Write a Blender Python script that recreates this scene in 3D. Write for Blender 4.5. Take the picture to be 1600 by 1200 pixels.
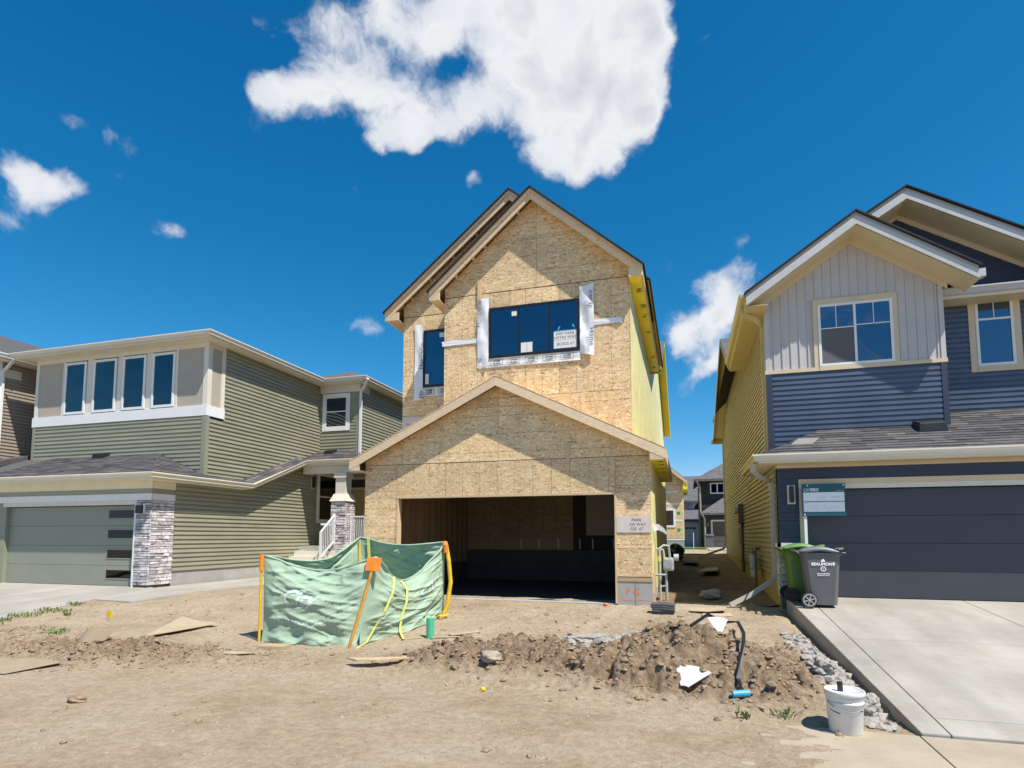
import bpy, bmesh, math, random
import numpy as np
from mathutils import Vector, Matrix, noise as NZ
random.seed(7)
for o in list(bpy.data.objects): bpy.data.objects.remove(o)
SC = bpy.context.scene
COL = SC.collection
R = math.radians
# ------------------------------------------------------------------ camera
cd = bpy.data.cameras.new('camera'); cam = bpy.data.objects.new('camera', cd); COL.objects.link(cam)
cd.sensor_width = 36.0; cd.lens = 20.7; cd.shift_y = 0.1; cd.clip_start = 0.05; cd.clip_end = 3000
cam.location = (0, 0, 1.75); cam.rotation_euler = (R(94.846), 0, R(16.586))
SC.camera = cam
# ------------------------------------------------------------------ sun, sky, exposure
SUN_TRAVEL = Vector((-.52, .30, -1.0)).normalized()
ld = bpy.data.lights.new('sun', 'SUN'); ld.energy = 5.0; ld.angle = R(0.53); ld.color = (1.0, .955, .885)
sun = bpy.data.objects.new('sun', ld); COL.objects.link(sun)
sun.rotation_euler = SUN_TRAVEL.to_track_quat('-Z', 'Y').to_euler(); sun.location = (20, -12, 40)
SC.view_settings.view_transform = 'Standard'; SC.view_settings.look = 'None'
SC.view_settings.exposure = 0.42; SC.view_settings.gamma = 1.0; SC.view_settings.use_curve_mapping = False
SKY_STRENGTH = 0.09
CLOUDS = [(-0.026,0.768,0.640,0.0297,1.00),(-0.042,0.800,0.598,0.0297,0.90),(-0.016,0.745,0.667,0.0300,1.00),(-0.524,0.617,0.587,0.0202,0.80),(-0.363,0.733,0.575,0.0225,0.80),(-0.147,0.828,0.540,0.0198,0.70),(-0.090,0.830,0.551,0.0229,0.80),(-0.508,0.572,0.644,0.0187,0.70),(-0.485,0.591,0.644,0.0250,0.80),(-0.442,0.611,0.657,0.0314,0.90),(-0.394,0.640,0.660,0.0352,1.00),(-0.341,0.664,0.665,0.0357,1.00),(-0.302,0.682,0.667,0.0234,0.90),(-0.467,0.620,0.630,0.0167,0.60),(-0.507,0.622,0.596,0.0297,1.00),(-0.485,0.647,0.588,0.0322,1.00),(-0.443,0.658,0.609,0.0419,1.10),(-0.402,0.691,0.601,0.0467,1.10),(-0.356,0.716,0.600,0.0423,1.10),(-0.305,0.736,0.604,0.0409,1.10),(-0.404,0.713,0.573,0.0222,0.80),(-0.250,0.743,0.621,0.0462,1.10),(-0.212,0.711,0.671,0.0433,1.10),(-0.173,0.736,0.654,0.0604,1.20),(-0.113,0.746,0.657,0.0675,1.20),(-0.063,0.760,0.647,0.0473,1.10),(-0.174,0.775,0.608,0.0614,1.20),(-0.111,0.784,0.611,0.0603,1.20),(-0.058,0.793,0.606,0.0396,1.00),(-0.163,0.813,0.559,0.0320,0.90),(-0.189,0.797,0.573,0.0397,1.00),(-0.106,0.813,0.572,0.0347,1.00),(-0.062,0.827,0.558,0.0208,0.70),(-0.037,0.751,0.660,0.0306,1.00),(-0.360,0.628,0.690,0.0445,1.00),(-0.269,0.668,0.694,0.0454,1.00),(-0.161,0.687,0.708,0.0745,1.20),(-0.075,0.717,0.694,0.0595,1.10),(-0.227,0.649,0.726,0.0799,1.10),(-0.554,0.618,0.558,0.0173,0.45),(-0.519,0.638,0.569,0.0200,0.50),(0.019,0.922,0.386,0.0245,0.75),(0.051,0.921,0.387,0.0204,0.60),(0.092,0.917,0.388,0.0307,0.90),(-0.007,0.944,0.331,0.0332,0.80),(0.041,0.941,0.335,0.0343,0.85),(0.079,0.940,0.331,0.0374,0.90),(0.041,0.959,0.279,0.0330,0.80),(0.069,0.961,0.267,0.0288,0.80),(-0.018,0.909,0.415,0.0123,0.60),(0.083,0.899,0.430,0.0124,0.55),(-0.030,0.878,0.478,0.0182,0.50),(-0.761,0.477,0.440,0.0175,0.60),(-0.752,0.505,0.423,0.0240,0.65),(-0.732,0.521,0.439,0.0201,0.60),(-0.786,0.482,0.388,0.0191,0.75),(-0.717,0.538,0.444,0.0132,0.45),(-0.705,0.499,0.505,0.0137,0.50),(-0.687,0.523,0.504,0.0171,0.50),(-0.667,0.550,0.503,0.0222,0.50),(-0.682,0.604,0.413,0.0192,0.60),(-0.669,0.618,0.413,0.0130,0.45),(-0.511,0.794,0.329,0.0236,0.50),(-0.484,0.810,0.332,0.0219,0.50),(-0.298,0.792,0.533,0.0146,0.60),(-0.691,0.551,0.467,0.0104,0.40),(-0.463,0.727,0.508,0.0124,0.40),(0.001,0.971,0.239,0.0200,0.50),(0.036,0.758,0.652,0.0164,0.55),(-0.763,0.486,0.426,0.0233,0.50),(-0.737,0.512,0.441,0.0213,0.45),(0.060,0.931,0.360,0.0243,0.80),(0.002,0.953,0.302,0.0295,0.80),(0.031,0.966,0.256,0.0236,0.70)]

def node(nt, t, ins=None, **props):
    n = nt.nodes.new(t)
    for k, v in props.items(): setattr(n, k, v)
    for k, v in (ins or {}).items():
        s = n.inputs[k]
        if isinstance(v, bpy.types.NodeSocket): nt.links.new(v, s)
        else: s.default_value = v
    return n
def mth(nt, op, a, b=0.0, c=None, clamp=False):
    ins = {0: a, 1: b}
    if c is not None: ins[2] = c
    return node(nt, 'ShaderNodeMath', ins, operation=op, use_clamp=clamp).outputs[0]
def mixc(nt, f, a, b, blend='MIX'):
    n = node(nt, 'ShaderNodeMix', data_type='RGBA', blend_type=blend)
    for i, v in ((0, f), (6, a), (7, b)):
        s = n.inputs[i]
        if isinstance(v, bpy.types.NodeSocket): nt.links.new(v, s)
        else: s.default_value = v if i == 0 else (tuple(v) + (1,))[:4]
    return n.outputs[2]
def ramp(nt, f, stops):
    n = node(nt, 'ShaderNodeValToRGB', {0: f}); cr = n.color_ramp
    while len(cr.elements) < len(stops): cr.elements.new(.5)
    for e, (p, c) in zip(cr.elements, stops):
        e.position = p; e.color = (tuple(c) + (1,))[:4] if not isinstance(c, (int, float)) else (c, c, c, 1)
    return n.outputs[0]

def build_world():
    w = bpy.data.worlds.new('World'); SC.world = w; w.use_nodes = True
    nt = w.node_tree; nt.nodes.clear()
    sky = node(nt, 'ShaderNodeTexSky', sky_type='NISHITA')
    sky.sun_disc = False; sky.sun_elevation = R(59); sky.sun_rotation = R(120)
    sky.altitude = 700; sky.air_density = 1.0; sky.dust_density = 0.25; sky.ozone_density = 3.0
    # a clear northern summer sky: deeper and purer blue overhead than the model gives
    sc_ = node(nt, 'ShaderNodeVectorMath', {0: sky.outputs[0], 1: (SKY_STRENGTH,) * 3}, operation='MULTIPLY').outputs[0]
    sr = node(nt, 'ShaderNodeSeparateXYZ', {0: sc_})
    pw = [mth(nt, 'MULTIPLY', mth(nt, 'POWER', sr.outputs[i], e), t / SKY_STRENGTH) for i, (e, t) in enumerate(((2.6, 4.8), (1.08, 1.04), (.94, 1.13)))]
    blue = node(nt, 'ShaderNodeCombineXYZ', {0: mth(nt, 'MINIMUM', pw[0], mth(nt, 'MULTIPLY', pw[2], .74)), 1: mth(nt, 'MINIMUM', pw[1], mth(nt, 'MULTIPLY', pw[2], .88)), 2: pw[2]}).outputs[0]
    d = node(nt, 'ShaderNodeTexCoord').outputs['Generated']
    nrm = node(nt, 'ShaderNodeVectorMath', {0: d}, operation='NORMALIZE').outputs[0]
    # the edges of every cloud are folded by two octaves of warp
    w1 = node(nt, 'ShaderNodeTexNoise', {'Vector': nrm, 'Scale': 9.0, 'Detail': 4.0, 'Roughness': .6})
    wv = node(nt, 'ShaderNodeVectorMath', {0: w1.outputs['Color'], 1: (.5, .5, .5)}, operation='SUBTRACT').outputs[0]
    wv = node(nt, 'ShaderNodeVectorMath', {0: wv, 'Scale': .065}, operation='SCALE').outputs[0]
    pd = node(nt, 'ShaderNodeVectorMath', {0: nrm, 1: wv}, operation='ADD').outputs[0]
    dens = None
    for i_, (x, y, z, r, wt) in enumerate(CLOUDS):
        if i_ > 38: wt *= 1.25; r *= (.9 if 41 <= i_ <= 48 or i_ > 70 else 1.15)
        dist = node(nt, 'ShaderNodeVectorMath', {0: pd, 1: (x, y, z)}, operation='DISTANCE').outputs['Value']
        v = node(nt, 'ShaderNodeMapRange', {'Value': dist, 'From Min': 0, 'From Max': r * 1.75, 'To Min': wt * .95, 'To Max': 0.0}, interpolation_type='SMOOTHSTEP').outputs[0]
        dens = v if dens is None else mth(nt, 'ADD', dens, v)
    dens = node(nt, 'ShaderNodeMapRange', {'Value': dens, 'From Min': 0, 'From Max': 2.6, 'To Min': 0, 'To Max': 1.7}, interpolation_type='SMOOTHERSTEP').outputs[0]
    dens = mth(nt, 'POWER', dens, .62)
    # the rest of the sky carries scattered fair weather clouds as well
    n0 = node(nt, 'ShaderNodeTexNoise', {'Vector': nrm, 'Scale': 2.6, 'Detail': 3.0}).outputs[0]
    sx = node(nt, 'ShaderNodeSeparateXYZ', {0: nrm})
    back = node(nt, 'ShaderNodeMapRange', {'Value': sx.outputs[1], 'From Min': .15, 'From Max': -.15, 'To Min': 0, 'To Max': 1}).outputs[0]
    n0 = node(nt, 'ShaderNodeMapRange', {'Value': n0, 'From Min': .58, 'From Max': .76, 'To Min': 0, 'To Max': .9}).outputs[0]
    dens = mth(nt, 'MAXIMUM', dens, mth(nt, 'MULTIPLY', n0, back))
    fine = node(nt, 'ShaderNodeTexNoise', {'Vector': pd, 'Scale': 15.0, 'Detail': 10.0, 'Roughness': .62}).outputs[0]
    f = mth(nt, 'MULTIPLY', mth(nt, 'SUBTRACT', fine, .5), 2.3)
    gate = node(nt, 'ShaderNodeMapRange', {'Value': dens, 'From Min': .03, 'From Max': .35}).outputs[0]
    a = mth(nt, 'ADD', dens, mth(nt, 'MULTIPLY', f, gate))
    alpha = node(nt, 'ShaderNodeMapRange', {'Value': a, 'From Min': .16, 'From Max': 1.0, 'To Min': 0, 'To Max': .97}, interpolation_type='SMOOTHSTEP').outputs[0]
    alpha = mth(nt, 'MULTIPLY', alpha, node(nt, 'ShaderNodeMapRange', {'Value': sx.outputs[2], 'From Min': .02, 'From Max': .16}).outputs[0])
    # thicker parts turn grey underneath; billows keep bright rims
    off = node(nt, 'ShaderNodeVectorMath', {0: pd, 1: (.012, -.006, .022)}, operation='ADD').outputs[0]
    up_ = node(nt, 'ShaderNodeTexNoise', {'Vector': off, 'Scale': 15.0, 'Detail': 4.0, 'Roughness': .5}).outputs[0]
    relief = mth(nt, 'MULTIPLY', mth(nt, 'SUBTRACT', up_, fine), 2.2)
    thick = node(nt, 'ShaderNodeMapRange', {'Value': mth(nt, 'ADD', a, relief), 'From Min': .7, 'From Max': 2.2}).outputs[0]
    k = 1 / SKY_STRENGTH
    cc = ramp(nt, thick, [(0.0, (.58 * k, .605 * k, .65 * k)), (.35, (.66 * k, .67 * k, .685 * k)), (.7, (.50 * k, .52 * k, .545 * k)), (1.0, (.38 * k, .40 * k, .43 * k))])
    colr = mixc(nt, alpha, blue, cc)
    bg = node(nt, 'ShaderNodeBackground', {'Color': colr, 'Strength': SKY_STRENGTH})
    out = node(nt, 'ShaderNodeOutputWorld', {'Surface': bg.outputs[0]})
    w.cycles.sampling_method = 'MANUAL'; w.cycles.sample_map_resolution = 512
build_world()
SC.cycles.max_bounces = 7; SC.cycles.diffuse_bounces = 4; SC.cycles.glossy_bounces = 3
SC.cycles.transparent_max_bounces = 8; SC.cycles.transmission_bounces = 4
SC.cycles.use_denoising = True; SC.cycles.sample_clamp_indirect = 6.0
SC.cycles.caustics_reflective = False; SC.cycles.caustics_refractive = False

# ------------------------------------------------------------------ mesh helpers
ORG = {}
class MB:
    """collects vertices and faces; build() links them as ONE mesh object"""
    def __init__(s): s.v = []; s.f = []
    def add(s, vs, fs):
        n = len(s.v); s.v += [tuple(p) for p in vs]; s.f += [tuple(i + n for i in q) for q in fs]; return s
    def hexa(s, p):
        return s.add(p, [(0, 1, 2, 3), (7, 6, 5, 4), (0, 4, 5, 1), (1, 5, 6, 2), (2, 6, 7, 3), (3, 7, 4, 0)])
    def box(s, x0, x1, y0, y1, z0, z1):
        return s.hexa([(x0, y0, z0), (x1, y0, z0), (x1, y1, z0), (x0, y1, z0), (x0, y0, z1), (x1, y0, z1), (x1, y1, z1), (x0, y1, z1)])
    def prism(s, lo, hi):
        n = len(lo)
        return s.add(list(lo) + list(hi), [tuple(range(n - 1, -1, -1)), tuple(range(n, 2 * n))] + [(i, (i + 1) % n, n + (i + 1) % n, n + i) for i in range(n)])
    def fbox(s, fr, u0, u1, z0, z1, d0, d1):
        c = [(u0, z0), (u1, z0), (u1, z1), (u0, z1)]
        return s.prism([P(fr, u, z, d0) for u, z in c], [P(fr, u, z, d1) for u, z in c])
    def fpoly(s, fr, poly, d0, d1):
        return s.prism([P(fr, u, z, d0) for u, z in poly], [P(fr, u, z, d1) for u, z in poly])
    def tube(s, pts, r, n=10, cap=True, r1=None):
        pts = [Vector(p) for p in pts]; rings = []
        up = None
        for i, p in enumerate(pts):
            t = (pts[min(i + 1, len(pts) - 1)] - pts[max(i - 1, 0)]).normalized()
            if up is None: up = Vector((0, 0, 1)) if abs(t.z) < .9 else Vector((1, 0, 0))
            a = t.cross(up).normalized(); b = a.cross(t).normalized(); up = b
            rr = r if r1 is None else r + (r1 - r) * i / max(1, len(pts) - 1)
            rings.append([p + a * math.cos(2 * math.pi * k / n) * rr + b * math.sin(2 * math.pi * k / n) * rr for k in range(n)])
        o = len(s.v); s.v += [tuple(q) for g in rings for q in g]
        for i in range(len(rings) - 1):
            for k in range(n):
                s.f.append((o + i * n + k, o + i * n + (k + 1) % n, o + (i + 1) * n + (k + 1) % n, o + (i + 1) * n + k))
        if cap:
            s.f.append(tuple(o + k for k in range(n - 1, -1, -1))); s.f.append(tuple(o + (len(rings) - 1) * n + k for k in range(n)))
        return s
    def rtube(s, pts, w, h):
        """square section tube (downspouts), w across, h the other way"""
        pts = [Vector(p) for p in pts]; rings = []
        for i, p in enumerate(pts):
            t = (pts[min(i + 1, len(pts) - 1)] - pts[max(i - 1, 0)]).normalized()
            ref = Vector((0, 1, 0)) if abs(t.y) < .85 else Vector((0, 0, 1))
            a = t.cross(ref).normalized(); b = a.cross(t).normalized()
            rings.append([p + a * w / 2 + b * h / 2, p - a * w / 2 + b * h / 2, p - a * w / 2 - b * h / 2, p + a * w / 2 - b * h / 2])
        for i in range(len(rings) - 1): s.prism(rings[i], rings[i + 1])
        return s
    def lathe(s, c, prof, n=24):
        o = len(s.v); m = len(prof)
        for k in range(n):
            a = 2 * math.pi * k / n
            for (r, z) in prof: s.v.append((c[0] + r * math.cos(a), c[1] + r * math.sin(a), c[2] + z))
        for k in range(n):
            for i in range(m - 1):
                k2 = (k + 1) % n; s.f.append((o + k * m + i, o + k2 * m + i, o + k2 * m + i + 1, o + k * m + i + 1))
        return s
    def slab(s, pts, t):
        """flat roof slab: pts are the top corners, thickness t straight down"""
        return s.prism([(x, y, z - t) for x, y, z in pts], pts)
    def build(s, name, mat, parent=None, smooth=False, bevel=0.0, label=None, solid=True):
        me = bpy.data.meshes.new(name)
        og = ORG[parent.name] if parent is not None else Vector((0, 0, 0))
        me.from_pydata([(x - og.x, y - og.y, z - og.z) for x, y, z in s.v], [], s.f)
        if solid:
            bm = bmesh.new(); bm.from_mesh(me)
            if bevel > 0:
                bmesh.ops.remove_doubles(bm, verts=bm.verts, dist=1e-5)
            bmesh.ops.recalc_face_normals(bm, faces=bm.faces)
            if bevel > 0:
                ed = [e for e in bm.edges if len(e.link_faces) == 2 and e.calc_face_angle(0) > .5]
                bmesh.ops.bevel(bm, geom=ed, offset=bevel, segments=2, affect='EDGES', profile=.6)
            bm.to_mesh(me); bm.free()
        if smooth:
            me.polygons.foreach_set('use_smooth', [True] * len(me.polygons))
        if mat is not None: me.materials.append(M[mat] if isinstance(mat, str) else mat)
        o = bpy.data.objects.new(name, me); COL.objects.link(o)
        if parent is not None: o.parent = parent
        ORG[o.name] = og
        if label: o['label'] = label
        return o
def P(fr, u, z, d):
    k, c = fr
    return (u, c - d, z) if k == 'F' else ((c + d, u, z) if k == 'R' else ((c - d, u, z) if k == 'L' else (u, c + d, z)))
def thing(name, label, cat, loc, group=None):
    o = bpy.data.objects.new(name, None); COL.objects.link(o); o.location = loc; o.empty_display_size = .3
    o['label'] = label; o['category'] = cat
    if group: o['group'] = group
    ORG[o.name] = Vector(loc); return o
def tag(o, label, cat, group=None):
    o['label'] = label; o['category'] = cat
    if group: o['group'] = group
    return o
def rebase(o):
    """moves a one-mesh thing's origin to the middle of its base"""
    vs = o.data.vertices
    n = len(vs); a = np.empty(n * 3); vs.foreach_get('co', a); a = a.reshape(-1, 3)
    c = (a.min(0) + a.max(0)) / 2; c[2] = a[:, 2].min()
    vs.foreach_set('co', (a - c).ravel()); o.location = tuple(Vector(o.location) + Vector(c)); return o
def struct(o): o['kind'] = 'structure'; return o
def box_part(name, mat, parent, *b, **k): return MB().box(*b).build(name, mat, parent, **k)
def fpart(name, mat, parent, fr, *b, **k): return MB().fbox(fr, *b).build(name, mat, parent, **k)
def text(parent, body, size, fr, u, z, d, mat, rot=0.0, align='CENTER', shear=0.0, bold=0.0, name='lettering', squash=1.0):
    cu = bpy.data.curves.new('t', 'FONT'); cu.body = body; cu.size = size; cu.align_x = align; cu.align_y = 'CENTER'; cu.shear = shear
    cu.offset = bold; cu.resolution_u = 2
    to = bpy.data.objects.new('t', cu); COL.objects.link(to)
    dg = bpy.context.evaluated_depsgraph_get(); me = bpy.data.meshes.new_from_object(to.evaluated_get(dg))
    bpy.data.objects.remove(to)
    og = ORG[parent.name]; c, s = math.cos(rot), math.sin(rot)
    for v in me.vertices:
        x, y = v.co.x * squash, v.co.y
        v.co = Vector(P(fr, u + x * c - y * s, z + x * s + y * c, d)) - og
    me.name = name; me.materials.clear(); me.materials.append(M[mat])
    o = bpy.data.objects.new(name, me); COL.objects.link(o); o.parent = parent; ORG[o.name] = og
    return o

# ------------------------------------------------------------------ numpy noise (terrain, cloth, clods)
def _h(ix, iy, s):
    v = np.sin(ix * 127.1 + iy * 311.7 + s * 74.7) * 43758.5453
    return v - np.floor(v)
def vnoise(x, y, s=0):
    ix, iy = np.floor(x), np.floor(y); fx, fy = x - ix, y - iy
    fx = fx * fx * (3 - 2 * fx); fy = fy * fy * (3 - 2 * fy)
    a, b, c, d = _h(ix, iy, s), _h(ix + 1, iy, s), _h(ix, iy + 1, s), _h(ix + 1, iy + 1, s)
    return (a * (1 - fx) + b * fx) * (1 - fy) + (c * (1 - fx) + d * fx) * fy
def fbm(x, y, s=0, o=4):
    r, a, t = 0, .5, 0
    for i in range(o):
        r = r + a * vnoise(x * 2 ** i, y * 2 ** i, s + i * 13); t += a; a *= .5
    return r / t
def lumps(x, y, s=0):
    """rounded clods: height of the nearest of randomly placed domes"""
    ix, iy = np.floor(x), np.floor(y); best = np.full(np.shape(x), 9.0); rad = np.zeros(np.shape(x))
    for dx in (-1, 0, 1):
        for dy in (-1, 0, 1):
            cx, cy = ix + dx, iy + dy
            px, py = cx + _h(cx, cy, s), cy + _h(cx, cy, s + 5)
            dd = np.hypot(x - px, y - py); h = _h(cx, cy, s + 9)
            m = dd < best; best = np.where(m, dd, best); rad = np.where(m, h, rad)
    return np.sqrt(np.clip(1 - (best / .62) ** 2, 0, 1)) * (.35 + .65 * rad)

def g0(y):
    y = np.asarray(y, float)
    z = np.where(y < 12.28, .05 + .05 * (y - 6), .364 + .032 * (np.minimum(y, 29) - 12.28))
    return np.where(y < 6.05, .03 + .012 * (y - 6.05), z)
MOUNDS = [(-.12, 7.9, 1.0, .85, .38), (-.55, 7.2, .8, .45, .10), (.35, 7.3, .7, .7, .12), (-2.15, 7.65, .85, .45, .25), (-3.05, 7.35, .6, .38, .16), (-1.3, 7.2, .6, .35, .08),
          (-8.9, 6.3, 1.0, .55, .15), (-7.3, 6.65, .9, .5, .13), (-10.6, 7.1, .8, .6, .07), (-5.7, 6.9, .7, .4, .03), (1.35, 8.3, .25, 1.3, .05), (-.35, 6.95, .75, .35, .12), (.75, 6.85, .45, .45, .10), (-2.6, 7.1, .9, .3, .08)]
def pile_mask(x, y):
    m = 0
    for cx, cy, sx, sy, a in MOUNDS: m = m + min(1, a * 7) * np.exp(-(((x - cx) / (sx * 1.12)) ** 2 + ((y - cy) / (sy * 1.12)) ** 2) ** 1.4)
    return np.clip(m * (.55 + .9 * fbm(x * 1.7, y * 1.7, 31)), 0, 1)
def soil_h(x, y):
    z = g0(y) + .035 * (fbm(x * .5, y * .5, 3) - .5)
    for cx, cy, sx, sy, a in MOUNDS: z = z + a * np.exp(-((x - cx) / sx) ** 2 - ((y - cy) / sy) ** 2)
    m = pile_mask(x, y)
    wx = x + .12 * (fbm(x * 3, y * 3, 41) - .5); wy = y + .12 * (fbm(x * 3, y * 3, 47) - .5)
    z = z + m * (.15 * lumps(wx * 3.4, wy * 3.4, 2) + .10 * lumps(wx * 7.5, wy * 7.5, 4) + .042 * lumps(x * 14, y * 14, 6) - .13)
    z = z + m * .16 * (fbm(x * 1.9, y * 1.9, 8) - .5)
    rut = np.clip(1 - m * 1.5, 0, 1)
    z = z + rut * (.030 * (fbm(x * 2.6, y * 2.6, 17) - .5) + .014 * lumps(x * 9, y * 9, 21) * (fbm(x * 1.3, y * 1.3, 23) > .52) + .012 * (fbm(x * 12, y * 12, 19, 3) - .5))
    # wheel tracks: two pairs that swing in from the street, with tread bars pressed into them
    for (y0, amp, w_) in ((6.62, .10, .13), (8.72, .22, .14), (9.95, .30, .14), (11.2, .18, .15)):
        yc = y0 + amp * np.sin(x * .55 + y0); d_ = (y - yc) / w_
        z = z - rut * .026 * np.exp(-d_ ** 4) * (.35 + .65 * (fbm(x * .6, y * .3, int(y0 * 7)) > .42)) + rut * .012 * np.exp(-((np.abs(d_) - 1.35) / .35) ** 2)
        z = z + rut * .007 * np.exp(-d_ ** 4) * (np.sin(x * 46 + np.abs(d_) * 3) > .2) * (fbm(x * 1.1, y, 91) > .45)
    for (x0, sl_, w_) in ((-3.0, .18, .13), (-1.5, .12, .13), (-9.6, -.25, .13)):
        d_ = (x - x0 - sl_ * (y - 10)) / w_
        z = z - rut * .022 * np.exp(-d_ ** 4) * (y > 8.3) * (y < 12.2) + rut * .006 * np.exp(-d_ ** 4) * (np.sin(y * 46) > .2) * (y > 8.3)
    z = z - rut * .014 * np.exp(-((y - 6.55 - .12 * np.sin(x * .8)) / .16) ** 2) - rut * .012 * np.exp(-((y - 9.3 - .25 * np.sin(x * .5)) / .2) ** 2)
    z = z - .09 * np.exp(-((x - 1.80) / .16) ** 2) * (y > 6.0) * (y < 12.2)
    return z
def soil_full(x, y):
    z = soil_h(x, y)
    # the pavement: soil has been tracked over it and thins out to the right
    bias = np.clip((.15 - x) / 1.2, -1, 1)
    walk = .03 + .012 * (y - 6.05) + .016 * (fbm(x * 1.1, y * 1.6, 51) - .45) + .010 * (fbm(x * 5, y * 9, 53) - .5) + .012 * bias + .005
    t = np.clip((6.35 - y + .12 * (fbm(x * 1.5, y * 1.5, 57) - .5)) / .4, 0, 1); t = t * t * (3 - 2 * t)
    return z * (1 - t) + walk * t

# ------------------------------------------------------------------ materials
M = {}
def newmat(name):
    m = bpy.data.materials.new(name); m.use_nodes = True; nt = m.node_tree
    b = nt.nodes['Principled BSDF']; M[name] = m; return m, nt, b
def lk(nt, a, b): nt.links.new(a, b)
def simple(name, col, rough=.6, var=.12, scale=4.0, bump=0.0, bscale=60.0, metal=0.0, rnd=0.0, dirt=0.0, spec=.5, stretch=(1, 1, 1), streak=0.0):
    """a plain material with uneven tone, grain and wear"""
    m, nt, b = newmat(name)
    tc = node(nt, 'ShaderNodeTexCoord').outputs['Object']
    mp = node(nt, 'ShaderNodeMapping', {'Vector': tc, 'Scale': stretch}).outputs[0]
    n = node(nt, 'ShaderNodeTexNoise', {'Vector': mp, 'Scale': scale, 'Detail': 6.0, 'Roughness': .6}).outputs[0]
    lo = tuple(c * (1 - var) for c in col); hi = tuple(min(1, c * (1 + var)) for c in col)
    c = ramp(nt, n, [(.3, lo), (.7, hi)])
    if rnd > 0:
        oi = node(nt, 'ShaderNodeObjectInfo').outputs['Random']
        f = node(nt, 'ShaderNodeMapRange', {'Value': oi, 'To Min': 1 - rnd, 'To Max': 1 + rnd}).outputs[0]
        c = mixc(nt, 1.0, c, node(nt, 'ShaderNodeCombineColor', {0: f, 1: f, 2: f}).outputs[0], 'MULTIPLY')
    if streak > 0:
        mp2 = node(nt, 'ShaderNodeMapping', {'Vector': tc, 'Scale': (9, 9, .5)}).outputs[0]
        s = node(nt, 'ShaderNodeTexNoise', {'Vector': mp2, 'Scale': 1.6, 'Detail': 4.0}).outputs[0]
        s = node(nt, 'ShaderNodeMapRange', {'Value': s, 'From Min': .52, 'From Max': .75, 'To Min': 0, 'To Max': streak}).outputs[0]
        c = mixc(nt, s, c, tuple(x * .55 for x in col))
    if dirt > 0:
        d = node(nt, 'ShaderNodeTexNoise', {'Vector': tc, 'Scale': 2.2, 'Detail': 8.0, 'Roughness': .7}).outputs[0]
        d = node(nt, 'ShaderNodeMapRange', {'Value': d, 'From Min': .5, 'From Max': .72, 'To Min': 0, 'To Max': dirt}).outputs[0]
        c = mixc(nt, d, c, (.34, .26, .17))
    lk(nt, c, b.inputs['Base Color']); b.inputs['Roughness'].default_value = rough; b.inputs['Metallic'].default_value = metal
    b.inputs['Specular IOR Level'].default_value = spec
    rr = node(nt, 'ShaderNodeMapRange', {'Value': n, 'From Min': .3, 'From Max': .7, 'To Min': rough * .85, 'To Max': min(1, rough * 1.15)}).outputs[0]
    lk(nt, rr, b.inputs['Roughness'])
    if bump > 0:
        bn = node(nt, 'ShaderNodeTexNoise', {'Vector': mp, 'Scale': bscale, 'Detail': 5.0}).outputs[0]
        lk(nt, node(nt, 'ShaderNodeBump', {'Height': bn, 'Strength': bump, 'Distance': .01}).outputs[0], b.inputs['Normal'])
    return m
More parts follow.
